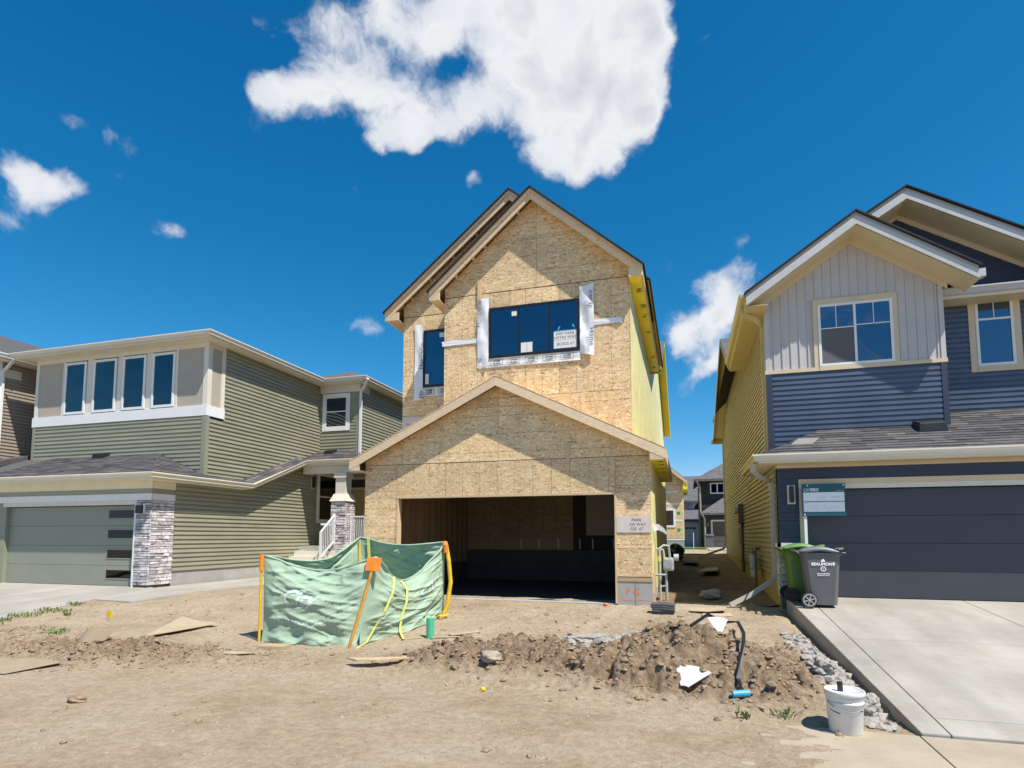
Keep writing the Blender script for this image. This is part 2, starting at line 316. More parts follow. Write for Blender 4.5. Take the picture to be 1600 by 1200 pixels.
def osb(name, lines, dark=0.0):
    """pressed wood flakes in three directions, stud lines printed 0.406 m apart along axis `lines`"""
    m, nt, b = newmat(name)
    tc = node(nt, 'ShaderNodeTexCoord').outputs['Object']
    oi = node(nt, 'ShaderNodeObjectInfo').outputs['Random']
    off = node(nt, 'ShaderNodeCombineXYZ', {0: mth(nt, 'MULTIPLY', oi, 37.0), 1: 0.0, 2: mth(nt, 'MULTIPLY', oi, 91.0)}).outputs[0]
    sh = node(nt, 'ShaderNodeVectorMath', {0: tc, 1: off}, operation='ADD').outputs[0]
    vals = []; dists = []
    for i, (ang, sc) in enumerate(((14, 1.0), (72, 1.1), (-48, .9), (-12, .75))):
        mp = node(nt, 'ShaderNodeMapping', {'Vector': sh, 'Rotation': (0, R(ang), 0), 'Location': (i * 3.1, 0, i * 1.7), 'Scale': (8.5 * sc, 3, 33 * sc)}).outputs[0]
        v = node(nt, 'ShaderNodeTexVoronoi', {'Vector': mp, 'Scale': 1.0, 'Randomness': 1.0}, feature='F1')
        vals.append(node(nt, 'ShaderNodeSeparateColor', {0: v.outputs['Color']}))
    sel = node(nt, 'ShaderNodeTexNoise', {'Vector': sh, 'Scale': 17.0, 'Detail': 2.0}).outputs['Color']
    ss = node(nt, 'ShaderNodeSeparateColor', {0: sel})
    t1 = mth(nt, 'GREATER_THAN', ss.outputs[0], .5); t2 = mth(nt, 'GREATER_THAN', ss.outputs[1], .5)
    a = node(nt, 'ShaderNodeMix', {0: t1, 2: vals[0].outputs[0], 3: vals[1].outputs[0]}).outputs[0]
    c2 = node(nt, 'ShaderNodeMix', {0: t1, 2: vals[2].outputs[0], 3: vals[3].outputs[0]}).outputs[0]
    v = node(nt, 'ShaderNodeMix', {0: t2, 2: a, 3: c2}).outputs[0]
    col = ramp(nt, v, [(0.0, (.34, .17, .055)), (.03, (.52, .32, .14)), (.18, (.69, .465, .235)), (.6, (.78, .555, .305)), (.85, (.85, .645, .39)), (1.0, (.92, .77, .54))])
    big = node(nt, 'ShaderNodeTexNoise', {'Vector': sh, 'Scale': 2.0, 'Detail': 3.0}).outputs[0]
    bf = node(nt, 'ShaderNodeMapRange', {'Value': big, 'From Min': .3, 'From Max': .7, 'To Min': .9, 'To Max': 1.08}).outputs[0]
    rf = node(nt, 'ShaderNodeMapRange', {'Value': oi, 'To Min': .86, 'To Max': 1.08}).outputs[0]
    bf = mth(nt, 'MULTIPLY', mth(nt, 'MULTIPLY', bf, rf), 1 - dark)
    col = mixc(nt, 1.0, col, node(nt, 'ShaderNodeCombineColor', {0: bf, 1: bf, 2: bf}).outputs[0], 'MULTIPLY')
    sp = node(nt, 'ShaderNodeSeparateXYZ', {0: tc}).outputs[lines]
    ln = mth(nt, 'PINGPONG', sp, .203); ln = mth(nt, 'LESS_THAN', ln, .0045)
    brk = node(nt, 'ShaderNodeTexNoise', {'Vector': tc, 'Scale': 7.0, 'Detail': 3.0}).outputs[0]
    ln = mth(nt, 'MULTIPLY', ln, node(nt, 'ShaderNodeMapRange', {'Value': brk, 'From Min': .35, 'From Max': .6, 'To Min': .15, 'To Max': .75}).outputs[0])
    col = mixc(nt, ln, col, (.16, .09, .04))
    other = node(nt, 'ShaderNodeSeparateXYZ', {0: tc}).outputs[2 - lines]
    nl = mth(nt, 'MULTIPLY', mth(nt, 'LESS_THAN', mth(nt, 'PINGPONG', sp, .203), .010), mth(nt, 'LESS_THAN', mth(nt, 'PINGPONG', other, .077), .009))
    col = mixc(nt, mth(nt, 'MULTIPLY', nl, .8), col, (.07, .05, .035))
    wst = node(nt, 'ShaderNodeTexNoise', {'Vector': node(nt, 'ShaderNodeMapping', {'Vector': sh, 'Scale': (1.6, 1.6, .35)}).outputs[0], 'Scale': 1.5, 'Detail': 5.0, 'Roughness': .65}).outputs[0]
    col = mixc(nt, node(nt, 'ShaderNodeMapRange', {'Value': wst, 'From Min': .56, 'From Max': .70, 'To Min': 0, 'To Max': .30}).outputs[0], col, (.42, .27, .13))
    lk(nt, col, b.inputs['Base Color']); b.inputs['Roughness'].default_value = .62
    b.inputs['Specular IOR Level'].default_value = .35
    lk(nt, node(nt, 'ShaderNodeBump', {'Height': v, 'Strength': .25, 'Distance': .004}).outputs[0], b.inputs['Normal'])
osb('osb_upright', 0); osb('osb_level', 2); osb('osb_shaded', 0, .5)  # the last board is darkened: garage interior shade painted into its colour
def lumber(name, col, axis_scale):
    m, nt, b = newmat(name)
    tc = node(nt, 'ShaderNodeTexCoord').outputs['Object']
    oi = node(nt, 'ShaderNodeObjectInfo').outputs['Random']
    sh = node(nt, 'ShaderNodeVectorMath', {0: tc, 1: node(nt, 'ShaderNodeCombineXYZ', {0: mth(nt, 'MULTIPLY', oi, 9.0), 1: mth(nt, 'MULTIPLY', oi, 5.0), 2: oi}).outputs[0]}, operation='ADD').outputs[0]
    mp = node(nt, 'ShaderNodeMapping', {'Vector': sh, 'Scale': axis_scale}).outputs[0]
    g = node(nt, 'ShaderNodeTexNoise', {'Vector': mp, 'Scale': 6.0, 'Detail': 6.0, 'Roughness': .6, 'Distortion': .8}).outputs[0]
    c = ramp(nt, g, [(.25, tuple(x * .72 for x in col)), (.5, col), (.75, tuple(min(1, x * 1.16) for x in col))])
    kn = node(nt, 'ShaderNodeTexVoronoi', {'Vector': sh, 'Scale': 2.3}, feature='F1').outputs['Distance']
    kn = node(nt, 'ShaderNodeMapRange', {'Value': kn, 'From Min': .03, 'From Max': .07, 'To Min': .75, 'To Max': 0}).outputs[0]
    c = mixc(nt, kn, c, (.16, .08, .03))
    f = node(nt, 'ShaderNodeMapRange', {'Value': oi, 'To Min': .86, 'To Max': 1.1}).outputs[0]
    c = mixc(nt, 1.0, c, node(nt, 'ShaderNodeCombineColor', {0: f, 1: f, 2: f}).outputs[0], 'MULTIPLY')
    lk(nt, c, b.inputs['Base Color']); b.inputs['Roughness'].default_value = .6
    lk(nt, node(nt, 'ShaderNodeBump', {'Height': g, 'Strength': .2, 'Distance': .004}).outputs[0], b.inputs['Normal'])
lumber('lumber', (.74, .55, .35), (1.2, 12, 9)); lumber('lumber_post', (.66, .47, .27), (10, 10, .8)); lumber('lumber_shaded', (.40, .26, .135), (10, 10, .8)); lumber('scrap_wood', (.52, .38, .22), (2, 6, 6))  # stud and joist lumber is darkened to paint in the garage's shade
def yellow(name, col, marks):
    m, nt, b = newmat(name)
    tc = node(nt, 'ShaderNodeTexCoord').outputs['Object']
    n = node(nt, 'ShaderNodeTexNoise', {'Vector': tc, 'Scale': 1.4, 'Detail': 5.0}).outputs[0]
    c = ramp(nt, n, [(.3, tuple(x * .9 for x in col)), (.7, tuple(min(1, x * 1.08) for x in col))])
    mp = node(nt, 'ShaderNodeMapping', {'Vector': tc, 'Scale': (3, 7, 1.1)}).outputs[0]
    s = node(nt, 'ShaderNodeTexNoise', {'Vector': mp, 'Scale': 3.0, 'Detail': 7.0, 'Roughness': .7}).outputs[0]
    s = node(nt, 'ShaderNodeMapRange', {'Value': s, 'From Min': .55, 'From Max': .70, 'To Min': 0, 'To Max': marks}).outputs[0]
    c = mixc(nt, s, c, (.12, .10, .03))
    lk(nt, c, b.inputs['Base Color']); b.inputs['Roughness'].default_value = .5
    bn = node(nt, 'ShaderNodeTexNoise', {'Vector': tc, 'Scale': 40.0, 'Detail': 4.0}).outputs[0]
    lk(nt, node(nt, 'ShaderNodeBump', {'Height': bn, 'Strength': .15, 'Distance': .01}).outputs[0], b.inputs['Normal'])
yellow('film_yellow', (.86, .79, .36), .85); yellow('soffit_yellow', (.93, .76, .03), .12)
def shingle(name, col):
    m, nt, b = newmat(name)
    tc = node(nt, 'ShaderNodeTexCoord').outputs['Object']; oi = node(nt, 'ShaderNodeObjectInfo').outputs['Random']
    n = node(nt, 'ShaderNodeTexNoise', {'Vector': tc, 'Scale': 5.0, 'Detail': 8.0, 'Roughness': .75}).outputs[0]
    c = ramp(nt, n, [(.3, tuple(x * .75 for x in col)), (.7, tuple(x * 1.25 for x in col))])
    f = ramp(nt, oi, [(0, (.62, .61, .61)), (.4, (.95, .93, .92)), (.75, (1.1, 1.07, 1.05)), (1, (1.5, 1.42, 1.38))])
    c = mixc(nt, 1.0, c, f, 'MULTIPLY')
    lk(nt, c, b.inputs['Base Color']); b.inputs['Roughness'].default_value = .9; b.inputs['Specular IOR Level'].default_value = .2
    bn = node(nt, 'ShaderNodeTexNoise', {'Vector': tc, 'Scale': 220.0, 'Detail': 3.0}).outputs[0]
    lk(nt, node(nt, 'ShaderNodeBump', {'Height': bn, 'Strength': .6, 'Distance': .004}).outputs[0], b.inputs['Normal'])
shingle('shingle_grey', (.098, .094, .095)); shingle('shingle_slate', (.10, .095, .10)); shingle('shingle_black', (.035, .035, .038))
def shingle_far(name, col, axis=1):
    """courses too far off to be picked apart"""
    m, nt, b = newmat(name)
    tc = node(nt, 'ShaderNodeTexCoord').outputs['Object']
    br = node(nt, 'ShaderNodeTexBrick', {'Vector': tc, 'Scale': 1.0, 'Mortar Size': .008, 'Brick Width': .32, 'Row Height': .14, 'Color1': tuple(x * .8 for x in col) + (1,), 'Color2': tuple(x * 1.25 for x in col) + (1,), 'Mortar': tuple(x * .5 for x in col) + (1,)})
    lk(nt, br.outputs[0], b.inputs['Base Color']); b.inputs['Roughness'].default_value = .9
shingle_far('shingle_distant', (.115, .11, .115))
def glass(name, tint, refl):
    m, nt, b = newmat(name); nt.nodes.remove(b)
    tr = node(nt, 'ShaderNodeBsdfTransparent', {0: tint + (1,)}); gl = node(nt, 'ShaderNodeBsdfGlossy', {0: (.95, .97, 1, 1), 'Roughness': .015})
    tc = node(nt, 'ShaderNodeTexCoord').outputs['Object']
    wv = node(nt, 'ShaderNodeTexNoise', {'Vector': tc, 'Scale': 1.1, 'Detail': 1.0}).outputs[0]
    bp = node(nt, 'ShaderNodeBump', {'Height': wv, 'Strength': .3, 'Distance': .05}).outputs[0]
    lk(nt, bp, gl.inputs['Normal'])
    fr = node(nt, 'ShaderNodeFresnel', {'IOR': 1.5}).outputs[0]
    f = mth(nt, 'ADD', fr, refl, clamp=True)
    mx = node(nt, 'ShaderNodeMixShader', {0: f, 1: tr.outputs[0], 2: gl.outputs[0]})
    lk(nt, mx.outputs[0], nt.nodes['Material Output'].inputs[0])
glass('glass', (.45, .62, .78), .085); glass('glass_dim', (.6, .62, .62), .0)
simple('reflected_sky_blue', (.008, .075, .17), .7, .3, 2.0)  # blue painted in for the sky reflected by the windows
simple('room_black', (.02, .022, .022), .8, .3, 2.0)
simple('screen_grey', (.125, .118, .122), .8, .08, 3)
simple('blind', (.42, .45, .48), .7, .06, 8.0)
simple('blind_dim', (.085, .17, .25), .7, .06, 8.0)
simple('siding_sage', (.32, .31, .22), .55, .08, 1.2, .08, 30, rnd=.06, stretch=(1, 1, 3))
simple('trim_sage', (.26, .27, .19), .5, .05, 3)
simple('trim_cream', (.70, .65, .55), .5, .04, 3, .03, 40)
simple('soffit_cream', (.76, .70, .54), .6, .05, 3)
simple('trim_white', (.78, .77, .75), .45, .04, 3, .03, 40)
simple('panel_beige', (.43, .365, .29), .6, .05, 2.5, .05, 60)
simple('siding_brown', (.36, .295, .235), .6, .06, 1.6, rnd=.03)
simple('siding_navy', (.085, .108, .165), .38, .10, 1.3, .06, 30, rnd=.08)
simple('trim_navy', (.026, .036, .070), .5, .06, 2)
simple('siding_olive', (.36, .30, .155), .55, .08, 1.2, .06, 30, rnd=.06)
simple('trim_olive', (.52, .43, .20), .5, .05, 3)
simple('trim_grey', (.50, .485, .47), .45, .05, 3, .03, 40)
simple('soffit_tan', (.64, .545, .34), .6, .05, 3)
simple('batten_grey', (.52, .485, .46), .5, .05, 2, .04, 30, rnd=.02)
simple('trim_tan', (.66, .52, .335), .5, .05, 3)
simple('door_sage', (.265, .275, .215), .45, .05, 1.0, .05, 90)
simple('door_slate', (.052, .056, .070), .42, .08, 1.2, .05, 90)
simple('metal_black', (.012, .012, .013), .4, .2, 4)
simple('metal_grey', (.34, .35, .36), .4, .1, 6, .05, 60, metal=.2)
simple('roof_patch', (.22, .21, .20), .6, .1, 6)
simple('metal_dark', (.09, .085, .075), .5, .15, 6)
simple('concrete', (.375, .345, .295), .85, .13, .9, .3, 90, dirt=.32)
def broomed():
    m = M['concrete']; nt = m.node_tree; b = nt.nodes['Principled BSDF']; tc = node(nt, 'ShaderNodeTexCoord').outputs['Object']
    src = b.inputs['Base Color'].links[0].from_socket
    st = node(nt, 'ShaderNodeTexNoise', {'Vector': node(nt, 'ShaderNodeMapping', {'Vector': tc, 'Scale': (.35, 60, 1)}).outputs[0], 'Scale': 1.5, 'Detail': 3.0}).outputs[0]
    bl = node(nt, 'ShaderNodeTexNoise', {'Vector': node(nt, 'ShaderNodeMapping', {'Vector': tc, 'Scale': (1.6, .35, 1)}).outputs[0], 'Scale': 1.3, 'Detail': 6.0, 'Roughness': .65}).outputs[0]
    f = mth(nt, 'MULTIPLY', node(nt, 'ShaderNodeMapRange', {'Value': st, 'From Min': .3, 'From Max': .7, 'To Min': .94, 'To Max': 1.05}).outputs[0], node(nt, 'ShaderNodeMapRange', {'Value': bl, 'From Min': .35, 'From Max': .65, 'To Min': .86, 'To Max': 1.08}).outputs[0])
    lk(nt, mixc(nt, 1.0, src, node(nt, 'ShaderNodeCombineColor', {0: f, 1: f, 2: f}).outputs[0], 'MULTIPLY'), b.inputs['Base Color'])
    lk(nt, node(nt, 'ShaderNodeBump', {'Height': st, 'Strength': .35, 'Distance': .006}).outputs[0], b.inputs['Normal'])
broomed()
simple('concrete_wall', (.40, .385, .355), .85, .14, 1.8, .3, 50, dirt=.3)
simple('concrete_edge', (.33, .28, .215), .9, .2, 3, .4, 50, dirt=.8)
simple('pavement_dusty', (.385, .318, .232), .95, .12, 2.0, .3, 60, dirt=.5)
simple('rubble', (.335, .305, .265), .95, .25, 9, .7, 60)
simple('foundation_yellow', (.40, .30, .08), .8, .15, 2, .2, 40, dirt=.4)
simple('concrete_shaded', (.10, .092, .085), .9, .25, 2.5, .3, 40)  # same concrete with the shade inside the garage put into its colour
simple('asphalt', (.28, .24, .18), .9, .3, 30, .5, 120, dirt=.25)
simple('wrap_white', (.80, .80, .81), .4, .05, 3, .25, 9)
simple('paper', (.74, .72, .69), .8, .04, 6)
simple('paper_pinkish', (.66, .58, .52), .8, .05, 6)
simple('ink_black', (.02, .02, .025), .7, .1, 5)
simple('ink_navy', (.02, .03, .10), .6, .1, 5)
simple('ink_blue', (.05, .40, .62), .6, .1, 5)
simple('ink_orange', (.75, .18, .05), .8, .2, 9)
simple('ink_faint', (.63, .64, .66), .7, .05, 9)
simple('white_print', (.84, .84, .84), .6, .04, 5)
simple('faded_print', (.50, .57, .51), .7, .12, 9)
simple('sign_teal', (.006, .085, .11), .4, .06, 4)
simple('tarp', (.335, .45, .32), .68, .12, 2.0, .25, 160, dirt=.26)
simple('post_orange', (.62, .27, .03), .45, .18, 7, dirt=.25)
simple('post_yellow', (.68, .44, .02), .45, .15, 7, dirt=.25)
simple('strap', (.60, .60, .16), .7, .1, 14, dirt=.2)
simple('sleeve_orange', (.78, .24, .02), .6, .12, 6)
simple('pvc_green', (.07, .46, .27), .4, .06, 4)
simple('flag_yellow', (.85, .58, .0), .5, .05, 4)
simple('bin_grey', (.125, .125, .125), .42, .08, 3, .1, 160)
simple('bin_lid', (.17, .18, .195), .4, .06, 3, .08, 160)
simple('bin_green', (.06, .15, .014), .42, .08, 3, .1, 160)
simple('bin_green_lid', (.13, .27, .08), .4, .08, 3, .1, 160)
simple('rubber', (.014, .014, .014), .7, .2, 8)
simple('hubcap', (.36, .345, .31), .45, .1, 6)
simple('pail_white', (.70, .70, .69), .4, .06, 3, .05, 40, dirt=.5)
simple('plastic_black', (.014, .014, .015), .35, .2, 6)
simple('plastic_white', (.58, .575, .56), .5, .08, 4, dirt=.5)
simple('plastic_blue', (.06, .32, .52), .45, .1, 6)
simple('asphalt_felt', (.085, .09, .095), .9, .2, 9, .4, 60)
simple('cardboard', (.33, .25, .165), .85, .1, 5, .1, 40)
simple('plywood', (.46, .36, .235), .7, .18, 5, .1, 40, stretch=(1, 6, 6), dirt=.45)
simple('rock', (.36, .30, .225), .9, .2, 7, .5, 30)
simple('wall_white_far', (.70, .70, .70), .7, .05, 2)
simple('wall_charcoal', (.030, .031, .036), .7, .1, 3)
simple('door_brown', (.33, .24, .09), .5, .06, 2)
simple('door_brown_far', (.09, .075, .065), .6, .1, 4)
simple('tag_green', (.05, .32, .05), .6, .1, 4)
simple('meter_grey', (.40, .42, .43), .45, .08, 5)
simple('downspout_taupe', (.43, .385, .33), .45, .05, 3)
simple('stone_lilac', (.53, .485, .48), .85, .38, 11, .8, 40, rnd=.40)
simple('stone_pale', (.50, .45, .38), .85, .25, 9, .7, 40, rnd=.25)
simple('mortar', (.13, .12, .12), .95, .2, 10)
simple('weed', (.14, .20, .045), .7, .3, 20, rnd=.2)
def soil_mat():
    m, nt, b = newmat('soil')
    tc = node(nt, 'ShaderNodeTexCoord').outputs['Object']
    dug = node(nt, 'ShaderNodeAttribute', attribute_name='dug').outputs['Fac']
    n1 = node(nt, 'ShaderNodeTexNoise', {'Vector': tc, 'Scale': .8, 'Detail': 8.0, 'Roughness': .65}).outputs[0]
    n2 = node(nt, 'ShaderNodeTexNoise', {'Vector': tc, 'Scale': 14.0, 'Detail': 8.0, 'Roughness': .7}).outputs[0]
    mp = node(nt, 'ShaderNodeMapping', {'Vector': tc, 'Scale': (.8, 4, 1)}).outputs[0]
    n3 = node(nt, 'ShaderNodeTexNoise', {'Vector': mp, 'Scale': 1.4, 'Detail': 6.0, 'Roughness': .6}).outputs[0]
    dry = ramp(nt, n1, [(.3, (.315, .23, .145)), (.5, (.41, .317, .213)), (.75, (.465, .38, .28))])
    pale = node(nt, 'ShaderNodeMapRange', {'Value': n3, 'From Min': .52, 'From Max': .68, 'To Min': 0, 'To Max': .55}).outputs[0]
    dry = mixc(nt, pale, dry, (.46, .38, .29))
    wet = ramp(nt, n2, [(.3, (.17, .115, .068)), (.7, (.34, .245, .16))])
    c = mixc(nt, dug, dry, wet)
    g = node(nt, 'ShaderNodeMapRange', {'Value': n2, 'From Min': .3, 'From Max': .7, 'To Min': .74, 'To Max': 1.2}).outputs[0]
    c = mixc(nt, 1.0, c, node(nt, 'ShaderNodeCombineColor', {0: g, 1: g, 2: g}).outputs[0], 'MULTIPLY')
    n4 = node(nt, 'ShaderNodeTexNoise', {'Vector': tc, 'Scale': 4.2, 'Detail': 10.0, 'Roughness': .72}).outputs[0]
    sp = node(nt, 'ShaderNodeMapRange', {'Value': n4, 'From Min': .60, 'From Max': .72, 'To Min': 0, 'To Max': .5}).outputs[0]
    c = mixc(nt, sp, c, (.20, .145, .09))
    v = node(nt, 'ShaderNodeTexVoronoi', {'Vector': tc, 'Scale': 26.0}, feature='F1')
    pe = node(nt, 'ShaderNodeMapRange', {'Value': v.outputs['Distance'], 'From Min': .10, 'From Max': .16, 'To Min': 1, 'To Max': 0}).outputs[0]
    vs = node(nt, 'ShaderNodeSeparateColor', {0: v.outputs['Color']})
    pe = mth(nt, 'MULTIPLY', pe, mth(nt, 'GREATER_THAN', vs.outputs[0], .72))
    c = mixc(nt, mth(nt, 'MULTIPLY', pe, .6), c, ramp(nt, vs.outputs[1], [(0, (.17, .12, .08)), (.5, (.4, .35, .3)), (1, (.62, .58, .52))]))
    lk(nt, c, b.inputs['Base Color']); b.inputs['Roughness'].default_value = .97; b.inputs['Specular IOR Level'].default_value = .15
    n5 = node(nt, 'ShaderNodeTexNoise', {'Vector': tc, 'Scale': 110.0, 'Detail': 4.0, 'Roughness': .7}).outputs[0]
    g5 = node(nt, 'ShaderNodeMapRange', {'Value': n5, 'From Min': .35, 'From Max': .65, 'To Min': .80, 'To Max': 1.14}).outputs[0]
    c = mixc(nt, 1.0, c, node(nt, 'ShaderNodeCombineColor', {0: g5, 1: g5, 2: g5}).outputs[0], 'MULTIPLY'); lk(nt, c, b.inputs['Base Color'])
    h = mth(nt, 'ADD', n2, mth(nt, 'MULTIPLY', node(nt, 'ShaderNodeTexNoise', {'Vector': tc, 'Scale': 70.0, 'Detail': 5.0, 'Roughness': .7}).outputs[0], .6))
    h = mth(nt, 'ADD', h, mth(nt, 'MULTIPLY', pe, .5))
    lk(nt, node(nt, 'ShaderNodeBump', {'Height': h, 'Strength': .9, 'Distance': .03}).outputs[0], b.inputs['Normal'])
soil_mat()
simple('soil_clod', (.28, .20, .13), .97, .3, 12, .6, 60, spec=.15)
simple('soil_yard', (.20, .145, .085), .97, .3, 2.5, .7, 30, spec=.15)
simple('soil_dark', (.06, .053, .046), .95, .35, 2.5, .6, 30)
simple('field', (.36, .31, .22), .97, .2, .5, .5, 8)
simple('lawn', (.075, .15, .025), .9, .4, 9, .6, 60)

# ------------------------------------------------------------------ builders for walls, roofs and openings
def clip(poly, cp):
    """part of polygon poly inside the convex, counter-clockwise polygon cp"""
    out = list(poly)
    for i in range(len(cp)):
        ax, ay = cp[i]; bx, by = cp[(i + 1) % len(cp)]
        src, out = out, []
        side = lambda p: (bx - ax) * (p[1] - ay) - (by - ay) * (p[0] - ax)
        for j in range(len(src)):
            p, q = src[j], src[(j + 1) % len(src)]; sp, sq = side(p), side(q)
            if sp >= 0: out.append(p)
            if (sp > 0 and sq < 0) or (sp < 0 and sq > 0):
                t = sp / (sp - sq); out.append((p[0] + (q[0] - p[0]) * t, p[1] + (q[1] - p[1]) * t))
        if not out: return []
    return out
def area(p): return .5 * sum(p[i][0] * p[(i + 1) % len(p)][1] - p[(i + 1) % len(p)][0] * p[i][1] for i in range(len(p)))
def span(poly, z):
    us = []
    for i in range(len(poly)):
        (u0, z0), (u1, z1) = poly[i], poly[(i + 1) % len(poly)]
        if (z0 - z) * (z1 - z) < 0: us.append(u0 + (u1 - u0) * (z - z0) / (z1 - z0))
        elif z0 == z: us.append(u0)
    return (min(us), max(us)) if len(us) >= 2 else None
def siding(wall, fr, poly, holes, expo, mat, lip=.034, name='siding_board'):
    """lapped boards, each its own piece; holes are (u0, u1, z0, z1)"""
    z0 = min(p[1] for p in poly); z1 = max(p[1] for p in poly); z = z0
    while z < z1 - .01:
        zt = min(z + expo, z1)
        b, t = span(poly, z + 1e-4), span(poly, zt - 1e-4)
        if b and t:
            segs = [(b[0], b[1], t[0], t[1])]
            for (h0, h1, hz0, hz1) in holes:
                if min(zt, hz1) - max(z, hz0) > .5 * (zt - z):
                    nx = []
                    for (a0, a1, c0, c1) in segs:
                        if h1 <= min(a0, c0) or h0 >= max(a1, c1): nx.append((a0, a1, c0, c1)); continue
                        if h0 > a0: nx.append((a0, h0, c0, h0))
                        if h1 < a1: nx.append((h1, a1, h1, c1))
                    segs = nx
            cut = []
            for (a0, a1, c0, c1) in segs:      # boards come in 3.7 m lengths: butt joints at random places
                if a1 - a0 > 4.4:
                    m_ = a0 + (a1 - a0) * random.uniform(.25, .75); cut += [(a0, m_ - .0015, c0, m_ - .0015), (m_ + .0015, a1, m_ + .0015, c1)]
                else: cut.append((a0, a1, c0, c1))
            segs = cut
            for (a0, a1, c0, c1) in segs:
                if a1 - a0 < .02 and c1 - c0 < .02: continue
                # drop-lap profile: a proud face over a recessed upper edge
                zz = zt + .006; e = zt - z
                pr = [(0, 0), (0, lip), (.58 * e, lip * .93), (.62 * e, lip * .15), (zz - z, .003), (zz - z, 0)]
                ends = []
                for q0, q1 in ((a0, c0), (a1, c1)): ends.append([P(fr, q0 + (q1 - q0) * min(1, h_ / e), z + h_, d_) for h_, d_ in pr])
                MB().prism(ends[0], ends[1]).build(name, mat, wall)
        z = zt
def sheets(wall, fr, poly, us, zs, mat, d0, d1, gap=.003, name='osb_panel'):
    """sheathing sheets, each its own piece, cut to a convex outline"""
    if area(poly) < 0: poly = poly[::-1]
    for i in range(len(us) - 1):
        for j in range(len(zs) - 1):
            c = [(us[i] + gap, zs[j] + gap), (us[i + 1] - gap, zs[j] + gap), (us[i + 1] - gap, zs[j + 1] - gap), (us[i] + gap, zs[j + 1] - gap)]
            q = clip(c, poly)
            if len(q) >= 3 and abs(area(q)) > .004:
                k = random.uniform(-.0015, .0015)
                MB().fpoly(fr, q, d0, d1 + k).build(name, mat, wall)
def shingles(roof, O, U, V, poly, mat, tabw=.36, expo=.148, name='shingle', maxn=300):
    """laminated tabs laid in courses on a roof plane; O eave corner, U along the eave, V up the slope"""
    O, U, V = Vector(O), Vector(U).normalized(), Vector(V).normalized(); Nn = U.cross(V)
    if Nn.z < 0: Nn = -Nn
    if area(poly) < 0: poly = poly[::-1]
    u0 = min(p[0] for p in poly); u1 = max(p[0] for p in poly); v1 = max(p[1] for p in poly); v = 0.0; row = 0; n = 0
    while v < v1:
        u = u0 - random.uniform(0, tabw)
        while u < u1:
            w = tabw * random.choice((.55, .8, 1.0, 1.0, 1.35))
            q = clip([(u + .0015, v), (u + w - .0015, v), (u + w - .0015, v + expo + .012), (u + .0015, v + expo + .012)], poly)
            if len(q) >= 3 and abs(area(q)) > .002 and n < maxn:
                th = random.choice((.011, .011, .016)); n += 1
                top = [O + U * a + V * b + Nn * (th + .003 - (th - .001) * (b - v) / expo) for a, b in q]
                bot = [O + U * a + V * b + Nn * .0005 for a, b in q]
                MB().prism(bot, top).build(name, mat, roof, solid=False)
            u += w
        v += expo; row += 1
def gutter(name, mat, parent, pts, out, closed=True, h=.13, w=.115):
    """K-profile eaves gutter along a polyline; out = outward direction for each point (mitred)"""
    prof = [(0, -h), (w * .62, -h), (w * .68, -h * .55), (w, -h * .22), (w, 0), (w * .9, 0), (w * .9, -h * .15), (0, -h * .15)]
    mb = MB(); rings = [[(Vector(p) + Vector(o) * a + Vector((0, 0, b))) for a, b in prof] for p, o in zip(pts, out)]
    for i in range(len(rings) - 1): mb.prism(rings[i], rings[i + 1])
    return mb.build(name, mat, parent)
